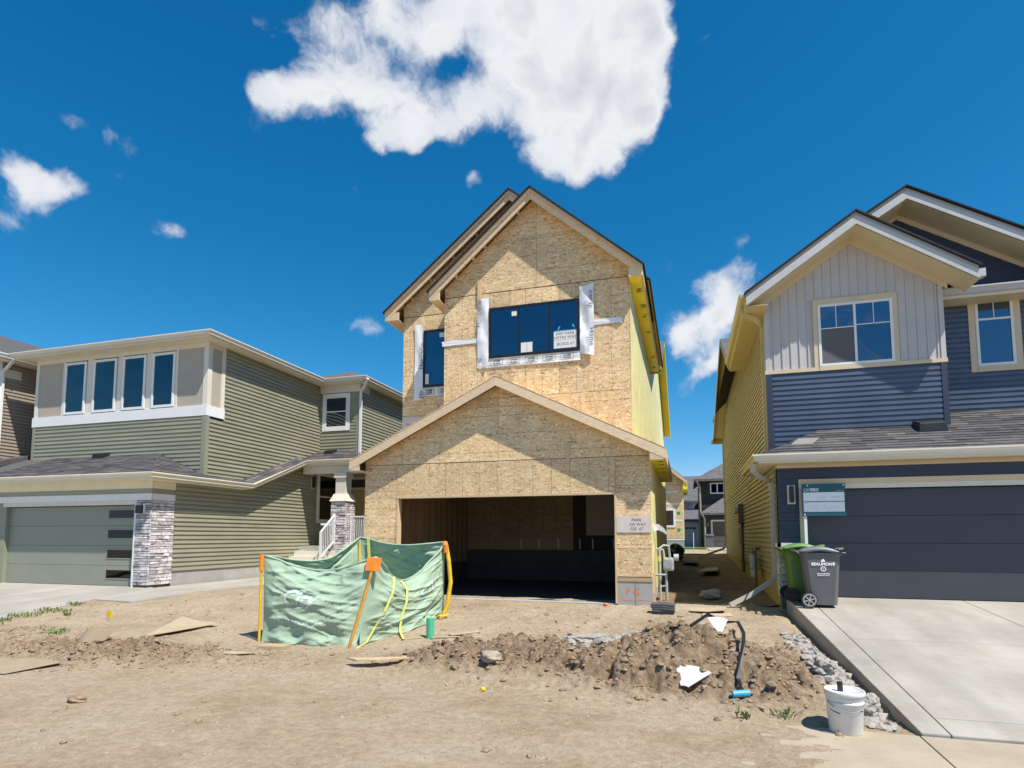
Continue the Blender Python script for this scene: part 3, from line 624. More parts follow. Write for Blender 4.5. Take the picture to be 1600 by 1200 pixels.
def window(parent, fr, u0, u1, z0, z1, frame='trim_white', fw=.055, vs=(), hs=(), bars=(), trim=None, tw=.10, back='reflected_sky_blue', blind=None, blind_mat='blind', d=.005, halfdark=False, pane_mat='glass', head=None):
    """u0..z1 is the outer edge of the frame; vs/hs are fractions where the sash divides; bars are thin grille bars (u0,u1,z0,z1 fractions)"""
    mb = MB(); D = d + .045
    mb.fbox(fr, u0, u0 + fw, z0, z1, d, D); mb.fbox(fr, u1 - fw, u1, z0, z1, d, D)
    mb.fbox(fr, u0 + fw, u1 - fw, z0, z0 + fw, d, D - .002); mb.fbox(fr, u0 + fw, u1 - fw, z1 - fw, z1, d, D - .002)
    w = mb.build('window', frame, parent)
    ue = [u0 + fw] + [u0 + (u1 - u0) * f for f in vs] + [u1 - fw]; ze = [z0 + fw] + [z0 + (z1 - z0) * f for f in hs] + [z1 - fw]
    for f in vs: fpart('mullion', frame, w, fr, u0 + (u1 - u0) * f - fw * .45, u0 + (u1 - u0) * f + fw * .45, z0 + fw, z1 - fw, d, D - .006)
    for f in hs: fpart('mullion', frame, w, fr, u0 + fw, u1 - fw, z0 + (z1 - z0) * f - fw * .4, z0 + (z1 - z0) * f + fw * .4, d, D - .009)
    fpart('pane_backing', back, w, fr, u0 + fw * .5, u1 - fw * .5, z0 + fw * .5, z1 - fw * .5, d - .003, d + .004)  # opaque sheet behind the panes; its default blue paints in reflected sky
    for i in range(len(ue) - 1):
        for j in range(len(ze) - 1):
            fpart('pane', pane_mat, w, fr, ue[i] - .004, ue[i + 1] + .004, ze[j] - .004, ze[j + 1] + .004, d + .020, d + .024)
    if blind:
        nb = 6; zt = z1 - fw; zb = zt - (z1 - z0) * blind
        for k in range(nb):
            fpart('blind_slat', blind_mat, w, fr, u0 + fw, u1 - fw, zb + (zt - zb) * k / nb + .004, zb + (zt - zb) * (k + 1) / nb, d + .008, d + .013)
    for (a, b, c, e) in bars:
        fpart('grille_bar', frame, w, fr, u0 + (u1 - u0) * a, u0 + (u1 - u0) * b, z0 + (z1 - z0) * c, z0 + (z1 - z0) * e, d + .026, d + .034)
    if trim:
        hd = head or tw
        mt = MB(); mt.fbox(fr, u0 - tw, u0 - .002, z0 - tw, z1 + hd, 0, .042); mt.fbox(fr, u1 + .002, u1 + tw, z0 - tw, z1 + hd, 0, .042)
        mt.fbox(fr, u0 - .002, u1 + .002, z1 + .002, z1 + hd, 0, .046); mt.fbox(fr, u0 - .002, u1 + .002, z0 - tw, z0 - .002, 0, .052)
        mt.build('trim', trim, w)
    return w
def ledge_stones(parent, fr, u0, u1, z0, z1, mat, hr=(.05, .11), lr=(.12, .34), d=.045):
    z = z0
    while z < z1 - .02:
        h = min(random.uniform(*hr), z1 - z); u = u0
        if z1 - z - h < .03: h = z1 - z
        while u < u1 - .01:
            w = min(random.uniform(*lr), u1 - u)
            if u1 - u - w < .06: w = u1 - u
            dd = d * random.uniform(.65, 1.15); g = .004; j = lambda: random.uniform(-.004, .004)
            lo = [P(fr, u + g, z + g, 0), P(fr, u + w - g, z + g, 0), P(fr, u + w - g, z + h - g, 0), P(fr, u + g, z + h - g, 0)]
            hi = [P(fr, u + g + .006 + j(), z + g + .004 + j(), dd + j()), P(fr, u + w - g - .006 + j(), z + g + .004 + j(), dd + j() * 2), P(fr, u + w - g - .006 + j(), z + h - g - .004 + j(), dd * .93 + j()), P(fr, u + g + .006 + j(), z + h - g - .004 + j(), dd * .93 + j())]
            MB().prism(lo, hi).build('stone', mat, parent)
            u += w
        z += h

# ------------------------------------------------------------------ the ground
def grid_mesh(name, xs, ys, zf, mat, dug=None):
    X, Y = np.meshgrid(xs, ys); Z = zf(X, Y)
    co = np.stack([X, Y, Z], -1).reshape(-1, 3); nx, ny = len(xs), len(ys)
    i = np.arange((nx - 1) * (ny - 1)); r, c = i // (nx - 1), i % (nx - 1); a = r * nx + c
    q = np.stack([a, a + 1, a + nx + 1, a + nx], -1)
    me = bpy.data.meshes.new(name); me.vertices.add(len(co)); me.vertices.foreach_set('co', co.ravel())
    me.loops.add(q.size); me.loops.foreach_set('vertex_index', q.ravel().astype(np.int32))
    me.polygons.add(len(q)); me.polygons.foreach_set('loop_start', (np.arange(len(q)) * 4).astype(np.int32))
    me.update(calc_edges=True)
    me.polygons.foreach_set('use_smooth', np.ones(len(q), bool))
    if dug is not None:
        at = me.attributes.new('dug', 'FLOAT', 'POINT'); at.data.foreach_set('value', dug(X, Y).ravel().astype(np.float32))
    me.materials.append(M[mat]); o = bpy.data.objects.new(name, me); COL.objects.link(o); return o
ys = np.concatenate([np.linspace(-60, 3.4, 20), np.linspace(3.5, 40, 60), np.linspace(45, 900, 40)])
gr = grid_mesh('ground', np.concatenate([np.linspace(-900, -60, 20), np.linspace(-50, 50, 60), np.linspace(60, 900, 20)]), ys,
               lambda X, Y: np.where(Y < 4.0, -.26, g0(Y) - .20), 'field'); struct(gr)
xs = np.arange(-14.6, 1.875, .0235); ysl = np.arange(3.0, 12.9, .0235)
sl = grid_mesh('soil_lot', xs, ysl, soil_full, 'soil', lambda X, Y: np.clip(pile_mask(X, Y) * 1.15, 0, 1) * np.clip((Y - 5.9) / .5, 0, 1)); struct(sl)
def yard_h(X, Y): return g0(Y) + .05 * (fbm(X * 1.5, Y * 1.5, 61) - .5) + .03 * lumps(X * 5, Y * 5, 63) * (fbm(X * 1.2, Y * 1.2, 65) > .5) - .05 * np.exp(-((X - .6) / .5) ** 2)
yd = grid_mesh('side_yard', np.arange(-1.3, 1.9, .05), np.arange(12.6, 31.5, .05), yard_h, 'soil_yard'); struct(yd)
fy = grid_mesh('rear_yard', np.linspace(-8, 10, 40), np.linspace(29.5, 43.5, 50), lambda X, Y: .90 + .05 * (fbm(X, Y, 71) - .5), 'soil', lambda X, Y: X * 0); struct(fy)
ln = grid_mesh('lawn', np.linspace(-1.6, 1.15, 50), np.linspace(40.5, 47.5, 50), lambda X, Y: .93 + .05 * fbm(X * 3, Y * 3, 73), 'lawn'); struct(ln)
rd = MB().box(-60, 60, -8, 3.86, -.35, -.035).build('road', 'asphalt'); struct(rd)
sw = bpy.data.objects.new('pavement', None); COL.objects.link(sw); sw['kind'] = 'structure'; ORG['pavement'] = Vector((0, 0, 0))
for k in range(-12, 9):      # pavement slabs and kerb stones, a joint every 1.55 m
    x0 = .33 + k * 1.55; h = lambda y: .03 + .012 * (y - 6.05)
    mb = MB(); a, b = x0 + .006, x0 + 1.544
    mb.hexa([(a, 4.14, -.12), (b, 4.14, -.12), (b, 6.05, -.12), (a, 6.05, -.12), (a, 4.14, h(4.14)), (b, 4.14, h(4.14)), (b, 6.05, h(6.05)), (a, 6.05, h(6.05))])
    mb.build('paving_slab', 'pavement_dusty', sw, bevel=.006)
    MB().box(a, b, 3.86, 4.13, -.3, h(4.1) + .006).build('kerb_stone', 'concrete_edge', sw, bevel=.02)
def drive_z(y): return .6 - (12.2 - y) / 6.15 * .55
dw = bpy.data.objects.new('driveway', None); COL.objects.link(dw); dw['kind'] = 'structure'; ORG['driveway'] = Vector((0, 0, 0))
def slab_piece(parent, q, zf, t, mat='concrete'):
    return MB().prism([(x, y, zf(y) - t) for x, y in q], [(x, y, zf(y)) for x, y in q]).build('concrete_slab', mat, parent, bevel=.012)
ex = lambda y: 1.9 - (y - 6.05) / 6.15 * .15
g = .004
slab_piece(dw, [(ex(6.07), 6.07), (2.12, 6.07), (2.12, 12.25), (ex(12.25), 12.25)], drive_z, .42)
for (xa, xb) in ((2.128, 4.63), (4.638, 9.5)):
    for (ya, yb) in ((6.07, 6.46), (6.468, 9.3), (9.308, 12.39)):
        slab_piece(dw, [(xa, ya), (xb, ya), (xb, yb), (xa, yb)], drive_z, .3)
def ldrive_z(y): return .405 - (12.3 - y) * .0545
dl = bpy.data.objects.new('driveway.001', None); COL.objects.link(dl); dl['kind'] = 'structure'; ORG[dl.name] = Vector((0, 0, 0))
exl = lambda y: -13.22 + (10.45 - y) * .28
slab_piece(dl, [(-20, 6.07), (exl(6.07), 6.07), (exl(9.0), 9.0), (-20, 9.0)], lambda y: ldrive_z(y) , .3)
slab_piece(dl, [(-20, 9.008), (exl(9.008), 9.008), (exl(10.5), 10.5), (-20, 10.5)], ldrive_z, .3)
slab_piece(dl, [(-20, 10.508), (-13.6, 10.508), (-13.6, 12.39), (-20, 12.39)], ldrive_z, .3)
pa = bpy.data.objects.new('path', None); COL.objects.link(pa); pa['kind'] = 'structure'; ORG[pa.name] = Vector((0, 0, 0))
lw = lambda y: .405 if y > 12.3 else ldrive_z(y)
for q in ([(-13.592, 10.508), (-11.95, 10.35), (-11.75, 12.0), (-13.592, 12.0)], [(-13.592, 12.008), (-11.75, 12.008), (-11.45, 14.0), (-13.592, 14.0)], [(-13.592, 14.008), (-11.45, 14.008), (-11.3, 16.4), (-13.592, 16.4)], [(-13.592, 16.408), (-11.3, 16.408), (-11.3, 18.5), (-13.592, 18.5)]):
    slab_piece(pa, q, lw, .3)
# clods and pebbles too many to count
def scatter(name, n, dens, rs, mat, seed, xr=(-14, 1.8), yr=(4.6, 12.2), zf=soil_full, flat=.7):
    rng = np.random.default_rng(seed); V = []; F = []
    t = (1 + 5 ** .5) / 2
    base = np.array([(-1, t, 0), (1, t, 0), (-1, -t, 0), (1, -t, 0), (0, -1, t), (0, 1, t), (0, -1, -t), (0, 1, -t), (t, 0, -1), (t, 0, 1), (-t, 0, -1), (-t, 0, 1)]) / 1.9
    bf = np.array([(0, 11, 5), (0, 5, 1), (0, 1, 7), (0, 7, 10), (0, 10, 11), (1, 5, 9), (5, 11, 4), (11, 10, 2), (10, 7, 6), (7, 1, 8), (3, 9, 4), (3, 4, 2), (3, 2, 6), (3, 6, 8), (3, 8, 9), (4, 9, 5), (2, 4, 11), (6, 2, 10), (8, 6, 7), (9, 8, 1)])
    k = n * 12; x = rng.uniform(*xr, k); y = rng.uniform(*yr, k); keep = rng.random(k) < dens(x, y)
    x, y = x[keep][:n], y[keep][:n]; z = zf(x, y); m = len(x)
    r = rs[0] * (rs[1] / rs[0]) ** (rng.random(m) ** 2.2)
    sc = r[:, None, None] * (base[None] * rng.uniform(.65, 1.3, (m, 12, 1))) * np.stack([rng.uniform(.7, 1.3, m), rng.uniform(.7, 1.3, m), flat * rng.uniform(.7, 1.2, m)], -1)[:, None, :]
    co = sc + np.stack([x, y, z + r * .15], -1)[:, None, :]
    fa = bf[None] + (np.arange(m) * 12)[:, None, None]
    me = bpy.data.meshes.new(name); me.from_pydata(co.reshape(-1, 3).tolist(), [], fa.reshape(-1, 3).tolist()); me.materials.append(M[mat])
    o = bpy.data.objects.new(name, me); COL.objects.link(o); o['kind'] = 'stuff'; return o
o = scatter('soil_clods', 7500, lambda x, y: pile_mask(x, y) * .9 + .03 * (fbm(x * .9, y * .9, 81) > .5), (.005, .046), 'soil_clod', 5, (-14, 1.8), (3.6, 12.2))
tag(o, 'loose brown clods of dug soil lying over the heaps and bare lot', 'soil')
o = scatter('gravel', 9500, lambda x, y: .16 + .9 * np.exp(-((x + .3) / .35) ** 2 - ((y - 11.2) / .35) ** 2) + .8 * np.exp(-((x + 6.5) / .4) ** 2 - ((y - 7.0) / .3) ** 2), (.003, .016), 'rock', 6, (-14, 1.8), (3.2, 12.2))
tag(o, 'fine pale pebbles and gravel strewn over the bare lot', 'gravel')
def rub(x, y): return np.clip(np.exp(-((x + 1.15) / .38) ** 2 - ((y - 8.35) / .55) ** 2), 0, 1)
o = scatter('concrete_rubble', 420, rub, (.012, .12), 'rubble', 8, (-2, -.3), (7.2, 9.4), flat=.5)
tag(o, 'pale broken concrete rubble in the dip between the two soil heaps', 'rubble')
ed = lambda x, y: np.exp(-((x - (1.52 - .02 * (y - 8))) / .13) ** 2) * np.where((y > 6.15) & (y < 9.9), 1, 0) * (.3 + .7 * (np.exp(-((y - 8.0) / .8) ** 2) + np.exp(-((y - 6.35) / .3) ** 2)))
o = scatter('concrete_spill', 1500, ed, (.012, .075), 'rubble', 9, (1.0, 1.78), (6.1, 10))
tag(o, 'grey lumps of spilled concrete along the edge of the raised driveway', 'rubble')

# ================================================================== the unfinished house in the middle
def gable_roof(h, yf, yb, cx, zp, xl, xr, k, mat_top, t=.05, name='roof', sides='LR', under=('osb_upright', 'soffit_yellow')):
    """two slopes of a gable roof with ridge along Y; k = fall per metre"""
    for s in sides:
        xe = xl if s == 'L' else xr; ze = zp - k * abs(xe - cx)
        ov = .085 if 'shingle' in mat_top else 0; zo = ze - k * ov * .5; xo = xe + (ov * .5 if xe > cx else -ov * .5)
        r = MB().slab([(cx, yf - ov, zp), (xo, yf - ov, zo), (xo, yb, zo), (cx, yb, zp)], t).build(name, mat_top, h)
        MB().slab([(cx, yf + .004, zp - t - .001), (xe, yf + .004, ze - t - .001), (xe, yb, ze - t - .001), (cx, yb, zp - t - .001)], .014).build('roof_deck', under[0 if s == 'L' else 1], r)
def barge(h, yf, cx, zp, xe, k, drop, hgt, mat, thick=.038, name='barge_board'):
    ze = zp - k * abs(xe - cx)
    a = [(cx, zp - drop), (xe, ze - drop), (xe, ze - drop - hgt), (cx, zp - drop - hgt)]
    return MB().fpoly(('F', yf), a, -thick, 0).build(name, mat, h)

def unfinished_house():
    h = thing('unfinished_house', 'narrow two storey house under construction clad in bare tan strand board with open garage', 'house', (-4.0, 12.28, .36))
    FG = ('F', 12.28)
    # garage front: frame, then each sheathing sheet
    cx, zp, k = -3.95, 5.256, .4885
    wt = lambda u: zp - .13 - k * abs(u - cx)
    w = MB()
    w.fbox(FG, -7.265, -6.45, .92, 3.40, -.14, -.013); w.fbox(FG, -1.40, -.705, .92, 3.40, -.14, -.013); w.fbox(FG, -6.45, -1.40, 2.67, 3.40, -.14, -.013)
    w.fpoly(FG, [(-7.265, 3.402), (-.705, 3.402), (-.705, wt(-.705)), (cx, wt(cx)), (-7.265, wt(-7.265))], -.14, -.013)
    w = w.build('wall', 'soil_dark', h)
    sheets(w, FG, [(-7.27, .93), (-6.43, .93), (-6.43, 3.405), (-7.27, 3.405)], [-7.27, -6.43], [.93, 1.70, 2.62, 3.405], 'osb_level', -.012, 0)
    sheets(w, FG, [(-1.42, .93), (-.70, .93), (-.70, 3.405), (-1.42, 3.405)], [-1.42, -.70], [.93, 1.50, 2.45, 2.66, 3.405], 'osb_level', -.012, 0)
    sheets(w, FG, [(-6.43, 2.66), (-1.42, 2.66), (-1.42, 3.405), (-6.43, 3.405)], [-6.43, -5.23, -4.0, -2.78, -1.42], [2.66, 3.405], 'osb_upright', -.012, .001)
    gp = [(-7.27, 3.412), (-.70, 3.412), (-.70, wt(-.70)), (cx, wt(cx)), (-7.27, wt(-7.27))]
    sheets(w, FG, gp, [-7.3, -6.3, -3.97, -1.5, -.6], [3.412, 4.62, 5.4], 'osb_level', -.012, .006)
    # door lining
    for (a, b, c, d) in ((-6.44, -6.40, .38, 2.66), (-1.445, -1.405, .38, 2.66)): fpart('door_jamb', 'lumber_post', h, FG, a, b, c, d, -.16, .012)
    fpart('door_head', 'lumber', h, FG, -6.44, -1.405, 2.62, 2.665, -.16, .016)
    # foundation
    for (a, b) in ((-7.26, -6.46), (-1.40, -.70)):
        f = fpart('foundation', 'concrete_wall', h, FG, a, b, .1, .83, -.20, -.006)
        fpart('sill_plate', 'scrap_wood', h, FG, a, b, .833, .915, -.16, .006)
        if a > -3:
            text(f, 'F G', .19, FG, -1.10, .62, -.004, 'ink_orange'); fpart('chalk_line', 'ink_orange', f, FG, -1.39, -.71, .455, .463, -.006, -.0045)
            fpart('form_seam', 'mortar', f, FG, -1.056, -1.046, .12, .82, -.006, -.0050)
    fpart('garage_sill', 'concrete_wall', h, FG, -6.40, -1.44, .05, .375, -.25, -.01)
    fpart('nailed_block', 'lumber_post', h, FG, -2.46, -2.37, 3.31, 3.74, .008, .045)
    # the board with the handwritten address
    s = fpart('address_board', 'paper_pinkish', h, FG, -1.41, -.712, 1.83, 2.16, .004, .018)
    for t, u, z in (('PARK', -1.0, 2.08), ('VIS WAY', -.98, 1.99), ('025  67', -1.0, 1.90)): text(s, t, .085, FG, u, z, .0195, 'ink_black', shear=.15)
    # garage sides, inside
    fr = ('R', -.70)
    sw_ = MB().fbox(fr, 12.295, 21.0, .1, 3.40, -.14, -.013).build('wall', 'soil_dark', h)
    sheets(sw_, fr, [(12.285, .60), (21, .60), (21, 3.40), (12.285, 3.40)], [12.285, 13.5, 14.72, 15.94, 17.16, 18.4, 21.0], [.60, 3.40], 'film_yellow', -.012, 0, name='coated_panel')
    fpart('foundation', 'concrete_wall', h, fr, 12.49, 21, .08, .595, -.13, -.004)
    fpart('corner_board', 'lumber_post', h, fr, 12.44, 12.53, .36, 1.02, .004, .04)
    MB().box(-7.27, -7.10, 12.44, 18.3, .1, 3.40).build('wall', 'osb_shaded', h)
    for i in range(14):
        y = 12.5 + i * .42; MB().box(-7.098, -6.93, y, y + .20, .95, 3.34).build('stud', 'lumber_shaded', h)
    box_part('foundation', 'concrete_shaded', h, -7.098, -6.93, 12.5, 18.28, .2, .94)
    bw = box_part('wall', 'soil_dark', h, -7.1, -.84, 18.32, 18.45, .1, 3.4)
    FB = ('F', 18.32)
    sheets(bw, FB, [(-7.0, 1.33), (-3.45, 1.33), (-3.45, 3.35), (-7.0, 3.35)], [-7.0, -5.9, -4.7, -3.45], [1.33, 3.35], 'osb_shaded', .004, .016)
    fpart('rim_board', 'lumber_shaded', h, FB, -7.0, -3.45, 1.32, 1.66, .02, .055)
    fpart('foundation', 'concrete_shaded', h, FB, -7.0, -.9, .2, 1.31, .003, .12)
    d = fpart('stored_door', 'panel_beige', h, FB, -3.02, -2.0, 1.78, 3.3, .05, .10)  # a white door, coloured beige to dim it like the shaded interior
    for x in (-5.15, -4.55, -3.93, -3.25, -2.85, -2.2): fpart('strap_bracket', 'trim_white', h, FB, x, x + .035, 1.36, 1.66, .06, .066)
    box_part('ceiling', 'osb_shaded', h, -7.1, -.84, 12.44, 18.32, 3.36, 3.40)
    for i in range(12): box_part('joist', 'lumber_shaded', h, -7.09, -.86, 12.7 + i * .47, 12.74 + i * .47, 3.10, 3.357)
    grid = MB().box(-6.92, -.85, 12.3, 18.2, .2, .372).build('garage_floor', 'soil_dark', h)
    # garage roof
    gable_roof(h, 11.98, 17.2, cx, zp, -7.53, -.385, k, 'osb_level', .03, under=('osb_level', 'soffit_yellow'))
    for xe in (-7.53, -.385): barge(h, 11.98, cx, zp, xe, k, .018, .205, 'lumber')
    for s, xe, xw in ((-1, -7.53, -7.272), (1, -.385, -.698)):
        ze = zp - k * abs(xe - cx)
        box_part('fascia', 'lumber', h, min(xe, xe - s * .038), max(xe, xe - s * .038), 12.02, 17.2, ze - .225, ze - .045)
        a, b = sorted((xe - s * .04, xw))
        box_part('soffit', 'lumber' if s < 0 else 'soffit_yellow', h, a, b, 12.02, 17.2, ze - .235, ze - .22)
        box_part('eave_return', 'lumber', h, a, b, 11.985, 12.018, ze - .236, ze - .03)
    # ---------------- upper storey, the bay to the right
    FU = ('F', 13.2); bx0, bx1, bc, bp, bk = -5.685, -1.13, -3.40, 10.02, .864
    bt = lambda u: bp - .15 - bk * abs(u - bc)
    poly = [(bx0, 4.0), (bx1, 4.0), (bx1, bt(bx1)), (bc, bt(bc)), (bx0, bt(bx0))]
    w = MB().fpoly(FU, [(bx0 + .01, 4.0), (bx1 - .01, 4.0), (bx1 - .01, bt(bx1)), (bc, bt(bc)), (bx0 + .01, bt(bx0))], -.16, -.013).build('wall', 'soil_dark', h)
    low = [(bx0, 4.0), (bx1, 4.0), (bx1, 5.05), (bx0, 5.05)]
    sheets(w, FU, low, [bx0, -3.4, -2.3, bx1], [4.0, 5.05], 'osb_level', -.012, 0)
    mid = [(bx0, 5.055), (bx1, 5.055), (bx1, 7.66), (bx0, 7.66)]
    sheets(w, FU, mid, [bx0, -5.05, -4.5, -3.95, -3.38, -2.77, -2.1, -1.62, bx1], [5.055, 7.66], 'osb_upright', -.012, 0, gap=.0015)
    top = [(bx0, 7.675), (bx1, 7.675), (bx1, max(7.68, bt(bx1))), (bc, bt(bc)), (bx0, max(7.68, bt(bx0)))]
    sheets(w, FU, top, [bx0, -3.32, bx1], [7.675, 8.95, 10.0], 'osb_level', -.012, .006)
    fpart('nailed_block', 'lumber_post', h, FU, -4.80, -4.71, 7.46, 8.0, .009, .045)
    gable_roof(h, 12.9, 16.5, bc, bp, -5.97, -.82, bk, 'shingle_black', .045, under=('osb_level', 'soffit_yellow'))
    for xe in (-5.97, -.82):
        barge(h, 12.9, bc, bp, xe, bk, .05, .235, 'lumber'); barge(h, 12.9, bc, bp, xe, bk, .047, .085, 'lumber', name='drip_board').location.y -= .04
    for s, xe, xw, yb in ((-1, -5.97, -5.70, 14.05), (1, -.82, -1.128, 21.2)):
        ze = bp - bk * abs(xe - bc); a, b = sorted((xe - s * .04, xw))
        box_part('fascia', 'lumber', h, min(xe, xe - s * .038), max(xe, xe - s * .038), 12.94, yb, ze - .26, ze - .05)
        box_part('soffit', 'lumber' if s < 0 else 'soffit_yellow', h, a, b, 12.94, yb, ze - .27, ze - .255)
        box_part('eave_return', 'lumber', h, a, b, 12.905, 12.938, ze - .272, ze - .06)
    for i, u in enumerate((-5.35, -4.9, -4.6, -3.75, -2.9, -2.2)):
        z = bp - bk * abs(u - bc) - .11; MB().box(u - .019, u + .019, 12.94, 13.185, z - .09, z - .01).build('lookout', 'lumber', h)
    # side of the bay that faces the recess
    sb = MB().fbox(('L', bx0), 13.225, 14.1, 4.0, 7.66, -.14, -.013).build('wall', 'soil_dark', h)
    sheets(sb, ('L', bx0), [(13.205, 4.0), (14.1, 4.0), (14.1, 7.66), (13.205, 7.66)], [13.205, 14.1], [4.0, 7.66], 'osb_upright', -.012, 0)
    # ---------------- the recessed part to the left
    FL = ('F', 14.1); mc, mp_, mk = -4.19, 10.64, .82
    mt = lambda u: mp_ - .15 - mk * abs(u - mc)
    poly = [(-7.27, 3.6), (-5.69, 3.6), (-5.69, mt(-5.69)), (-7.27, mt(-7.27))]
    w = MB().fpoly(FL, poly, -.16, -.013).build('wall', 'soil_dark', h)
    sheets(w, FL, [(-7.27, 3.6), (-5.69, 3.6), (-5.69, 5.45), (-7.27, 5.45)], [-7.27, -6.6, -5.69], [3.6, 4.95, 5.45], 'osb_level', -.012, 0)
    sheets(w, FL, [(-7.27, 5.455), (-5.69, 5.455), (-5.69, 7.66), (-7.27, 7.66)], [-7.27, -6.62, -5.69], [5.455, 7.66], 'osb_level', -.012, 0)
    sheets(w, FL, [(-7.27, 7.675), (-5.69, 7.675), (-5.69, mt(-5.69)), (-7.27, mt(-7.27))], [-7.3, -5.69], [7.675, 9.6], 'osb_level', -.012, .006)
    MB().fpoly(FL, [(-5.69, 7.7), (-3.0, 7.7), (-3.0, mt(-3.0)), (mc, mt(mc)), (-5.69, mt(-5.69))], -.1, -.006).build('gable_wall', 'osb_level', h)
    gable_roof(h, 13.8, 33.0, mc, mp_, -7.67, -7.67, mk, 'shingle_black', .045, sides='L', under=('osb_level', 'soffit_yellow'))
    gable_roof(h, 13.8, 21.2, mc, mp_, -.74, -.74, mk, 'shingle_black', .045, sides='R')
    barge(h, 13.8, mc, mp_, -7.67, mk, .05, .235, 'lumber'); barge(h, 13.8, mc, mp_, -3.2, mk, .05, .235, 'lumber')
    barge(h, 13.8, mc, mp_, -7.67, mk, .047, .085, 'lumber', name='drip_board').location.y -= .04
    barge(h, 13.8, mc, mp_, -3.2, mk, .047, .085, 'lumber', name='drip_board').location.y -= .04
    ze = mp_ - mk * abs(-7.67 - mc)
    box_part('fascia', 'lumber', h, -7.67, -7.632, 13.84, 33, ze - .26, ze - .05); box_part('soffit', 'lumber', h, -7.63, -7.275, 13.84, 33, ze - .27, ze - .255)
    box_part('eave_return', 'lumber', h, -7.63, -7.275, 13.805, 13.838, ze - .272, ze - .06)
    for u in (-7.0, -6.45, -5.8, -5.15): z = mp_ - mk * abs(u - mc) - .11; MB().box(u - .019, u + .019, 13.84, 14.085, z - .09, z - .01).build('lookout', 'lumber', h)
    # ---------------- long side walls
    MB().fbox(('L', -7.27), 14.12, 33, .3, 7.6, -.14, 0).build('wall', 'osb_level', h)
    fr = ('R', -1.13)
    prof = [(13.225, 3.3), (33, 3.3), (33, 7.25), (26, 10.1), (21.3, 7.62), (13.225, 7.62)]
    w = MB().fpoly(fr, prof, -.15, -.013).build('wall', 'soil_dark', h)
    ycuts = [13.205, 14.42, 15.64, 16.86, 18.08, 19.3, 21.3]
    sheets(w, fr, [(13.205, 3.4), (21.3, 3.4), (21.3, 7.61), (13.205, 7.61)], ycuts, [3.4, 5.2, 7.61], 'film_yellow', -.012, 0, name='coated_panel')
    for q in ([(21.3, 3.4), (26, 3.4), (26, 10.05), (21.3, 7.6)], [(26, 3.4), (33, 3.4), (33, 7.2), (26, 10.05)]):
        sheets(w, fr, q, [21.3, 23.7, 26.0, 28.4, 30.8, 33.0], [3.4, 5.2, 7.61, 10.1], 'film_yellow', -.012, 0, name='coated_panel')
    MB().fbox(fr, 21.0, 33, .4, 3.4, -.15, 0).build('wall', 'film_yellow', h)
    MB().box(-7.2, -1.2, 32.85, 33, .3, 7.2).build('wall', 'osb_level', h)
    box_part('floor', 'osb_level', h, -7.12, -1.3, 13.4, 32.8, 3.42, 3.55)
    # cross gable on the right side
    r = MB().slab([(-.78, 21.0, 7.55), (-.78, 26, 10.27), (-4.2, 26, 10.27), (-4.2, 21.0, 7.55)], .045).build('roof', 'shingle_distant', h)
    MB().slab([(-.78, 21.0, 7.50), (-.78, 26, 10.22), (-1.11, 26, 10.22), (-1.11, 21.0, 7.50)], .02).build('roof_deck', 'soffit_yellow', r)
    r = MB().slab([(-.78, 26, 10.27), (-.78, 33.2, 7.28), (-4.2, 33.2, 7.28), (-4.2, 26, 10.27)], .045).build('roof', 'shingle_distant', h)
    MB().slab([(-.78, 26, 10.22), (-.78, 33.2, 7.23), (-1.11, 33.2, 7.23), (-1.11, 26, 10.22)], .02).build('roof_deck', 'soffit_yellow', r)
    MB().fpoly(fr, [(26, 10.22), (33.2, 7.23), (33.2, 7.02), (26, 10.01)], .31, .35).build('barge_board', 'soffit_yellow', h)
    MB().tube([(-1.0, 26, 10.3), (-3.5, 26, 10.3)], .07, 8).build('ridge_cap', 'wrap_white', h)
    # ---------------- windows
    wn = window(h, FU, -4.50, -2.30, 6.04, 7.27, frame='metal_black', fw=.05, vs=(.335, .672), d=.006)
    for (a, b, c, d) in ((-3.93, -3.80, 7.02, 7.13), (-3.70, -3.56, 6.10, 6.34), (-3.55, -3.42, 6.10, 6.34)): fpart('sticker', 'paper', wn, FU, a, b, c, d, .031, .033)
    pl = fpart('site_placard', 'paper', wn, FU, -2.90, -2.36, 6.12, 6.52, .031, .033)
    fpart('placard_line', 'ink_blue', pl, FU, -2.90, -2.36, 6.31, 6.318, .0332, .034); fpart('placard_head', 'ink_blue', pl, FU, -2.88, -2.38, 6.525, 6.545, .031, .033)
    for t, z in (('5907 PARK', 6.46), ('VISTAS WAY', 6.37), ('SK2025 67', 6.215)): text(pl, t, .095, FU, -2.63, z, .0345, 'ink_black', shear=.1)
    for (u, rz) in ((-2.80, 1.0), (-2.46, 2.1)):
        text(pl, '-', .35, FU, u, 6.62, .034, 'ink_blue', rot=rz)
    w2 = window(h, FL, -6.66, -5.80, 5.70, 7.24, frame='metal_black', fw=.05, d=.006)
    for (a, b, c, d) in ((-6.20, -6.05, 7.02, 7.14), (-6.60, -6.50, 5.78, 6.05)): fpart('sticker', 'paper', w2, FL, a, b, c, d, .031, .033)
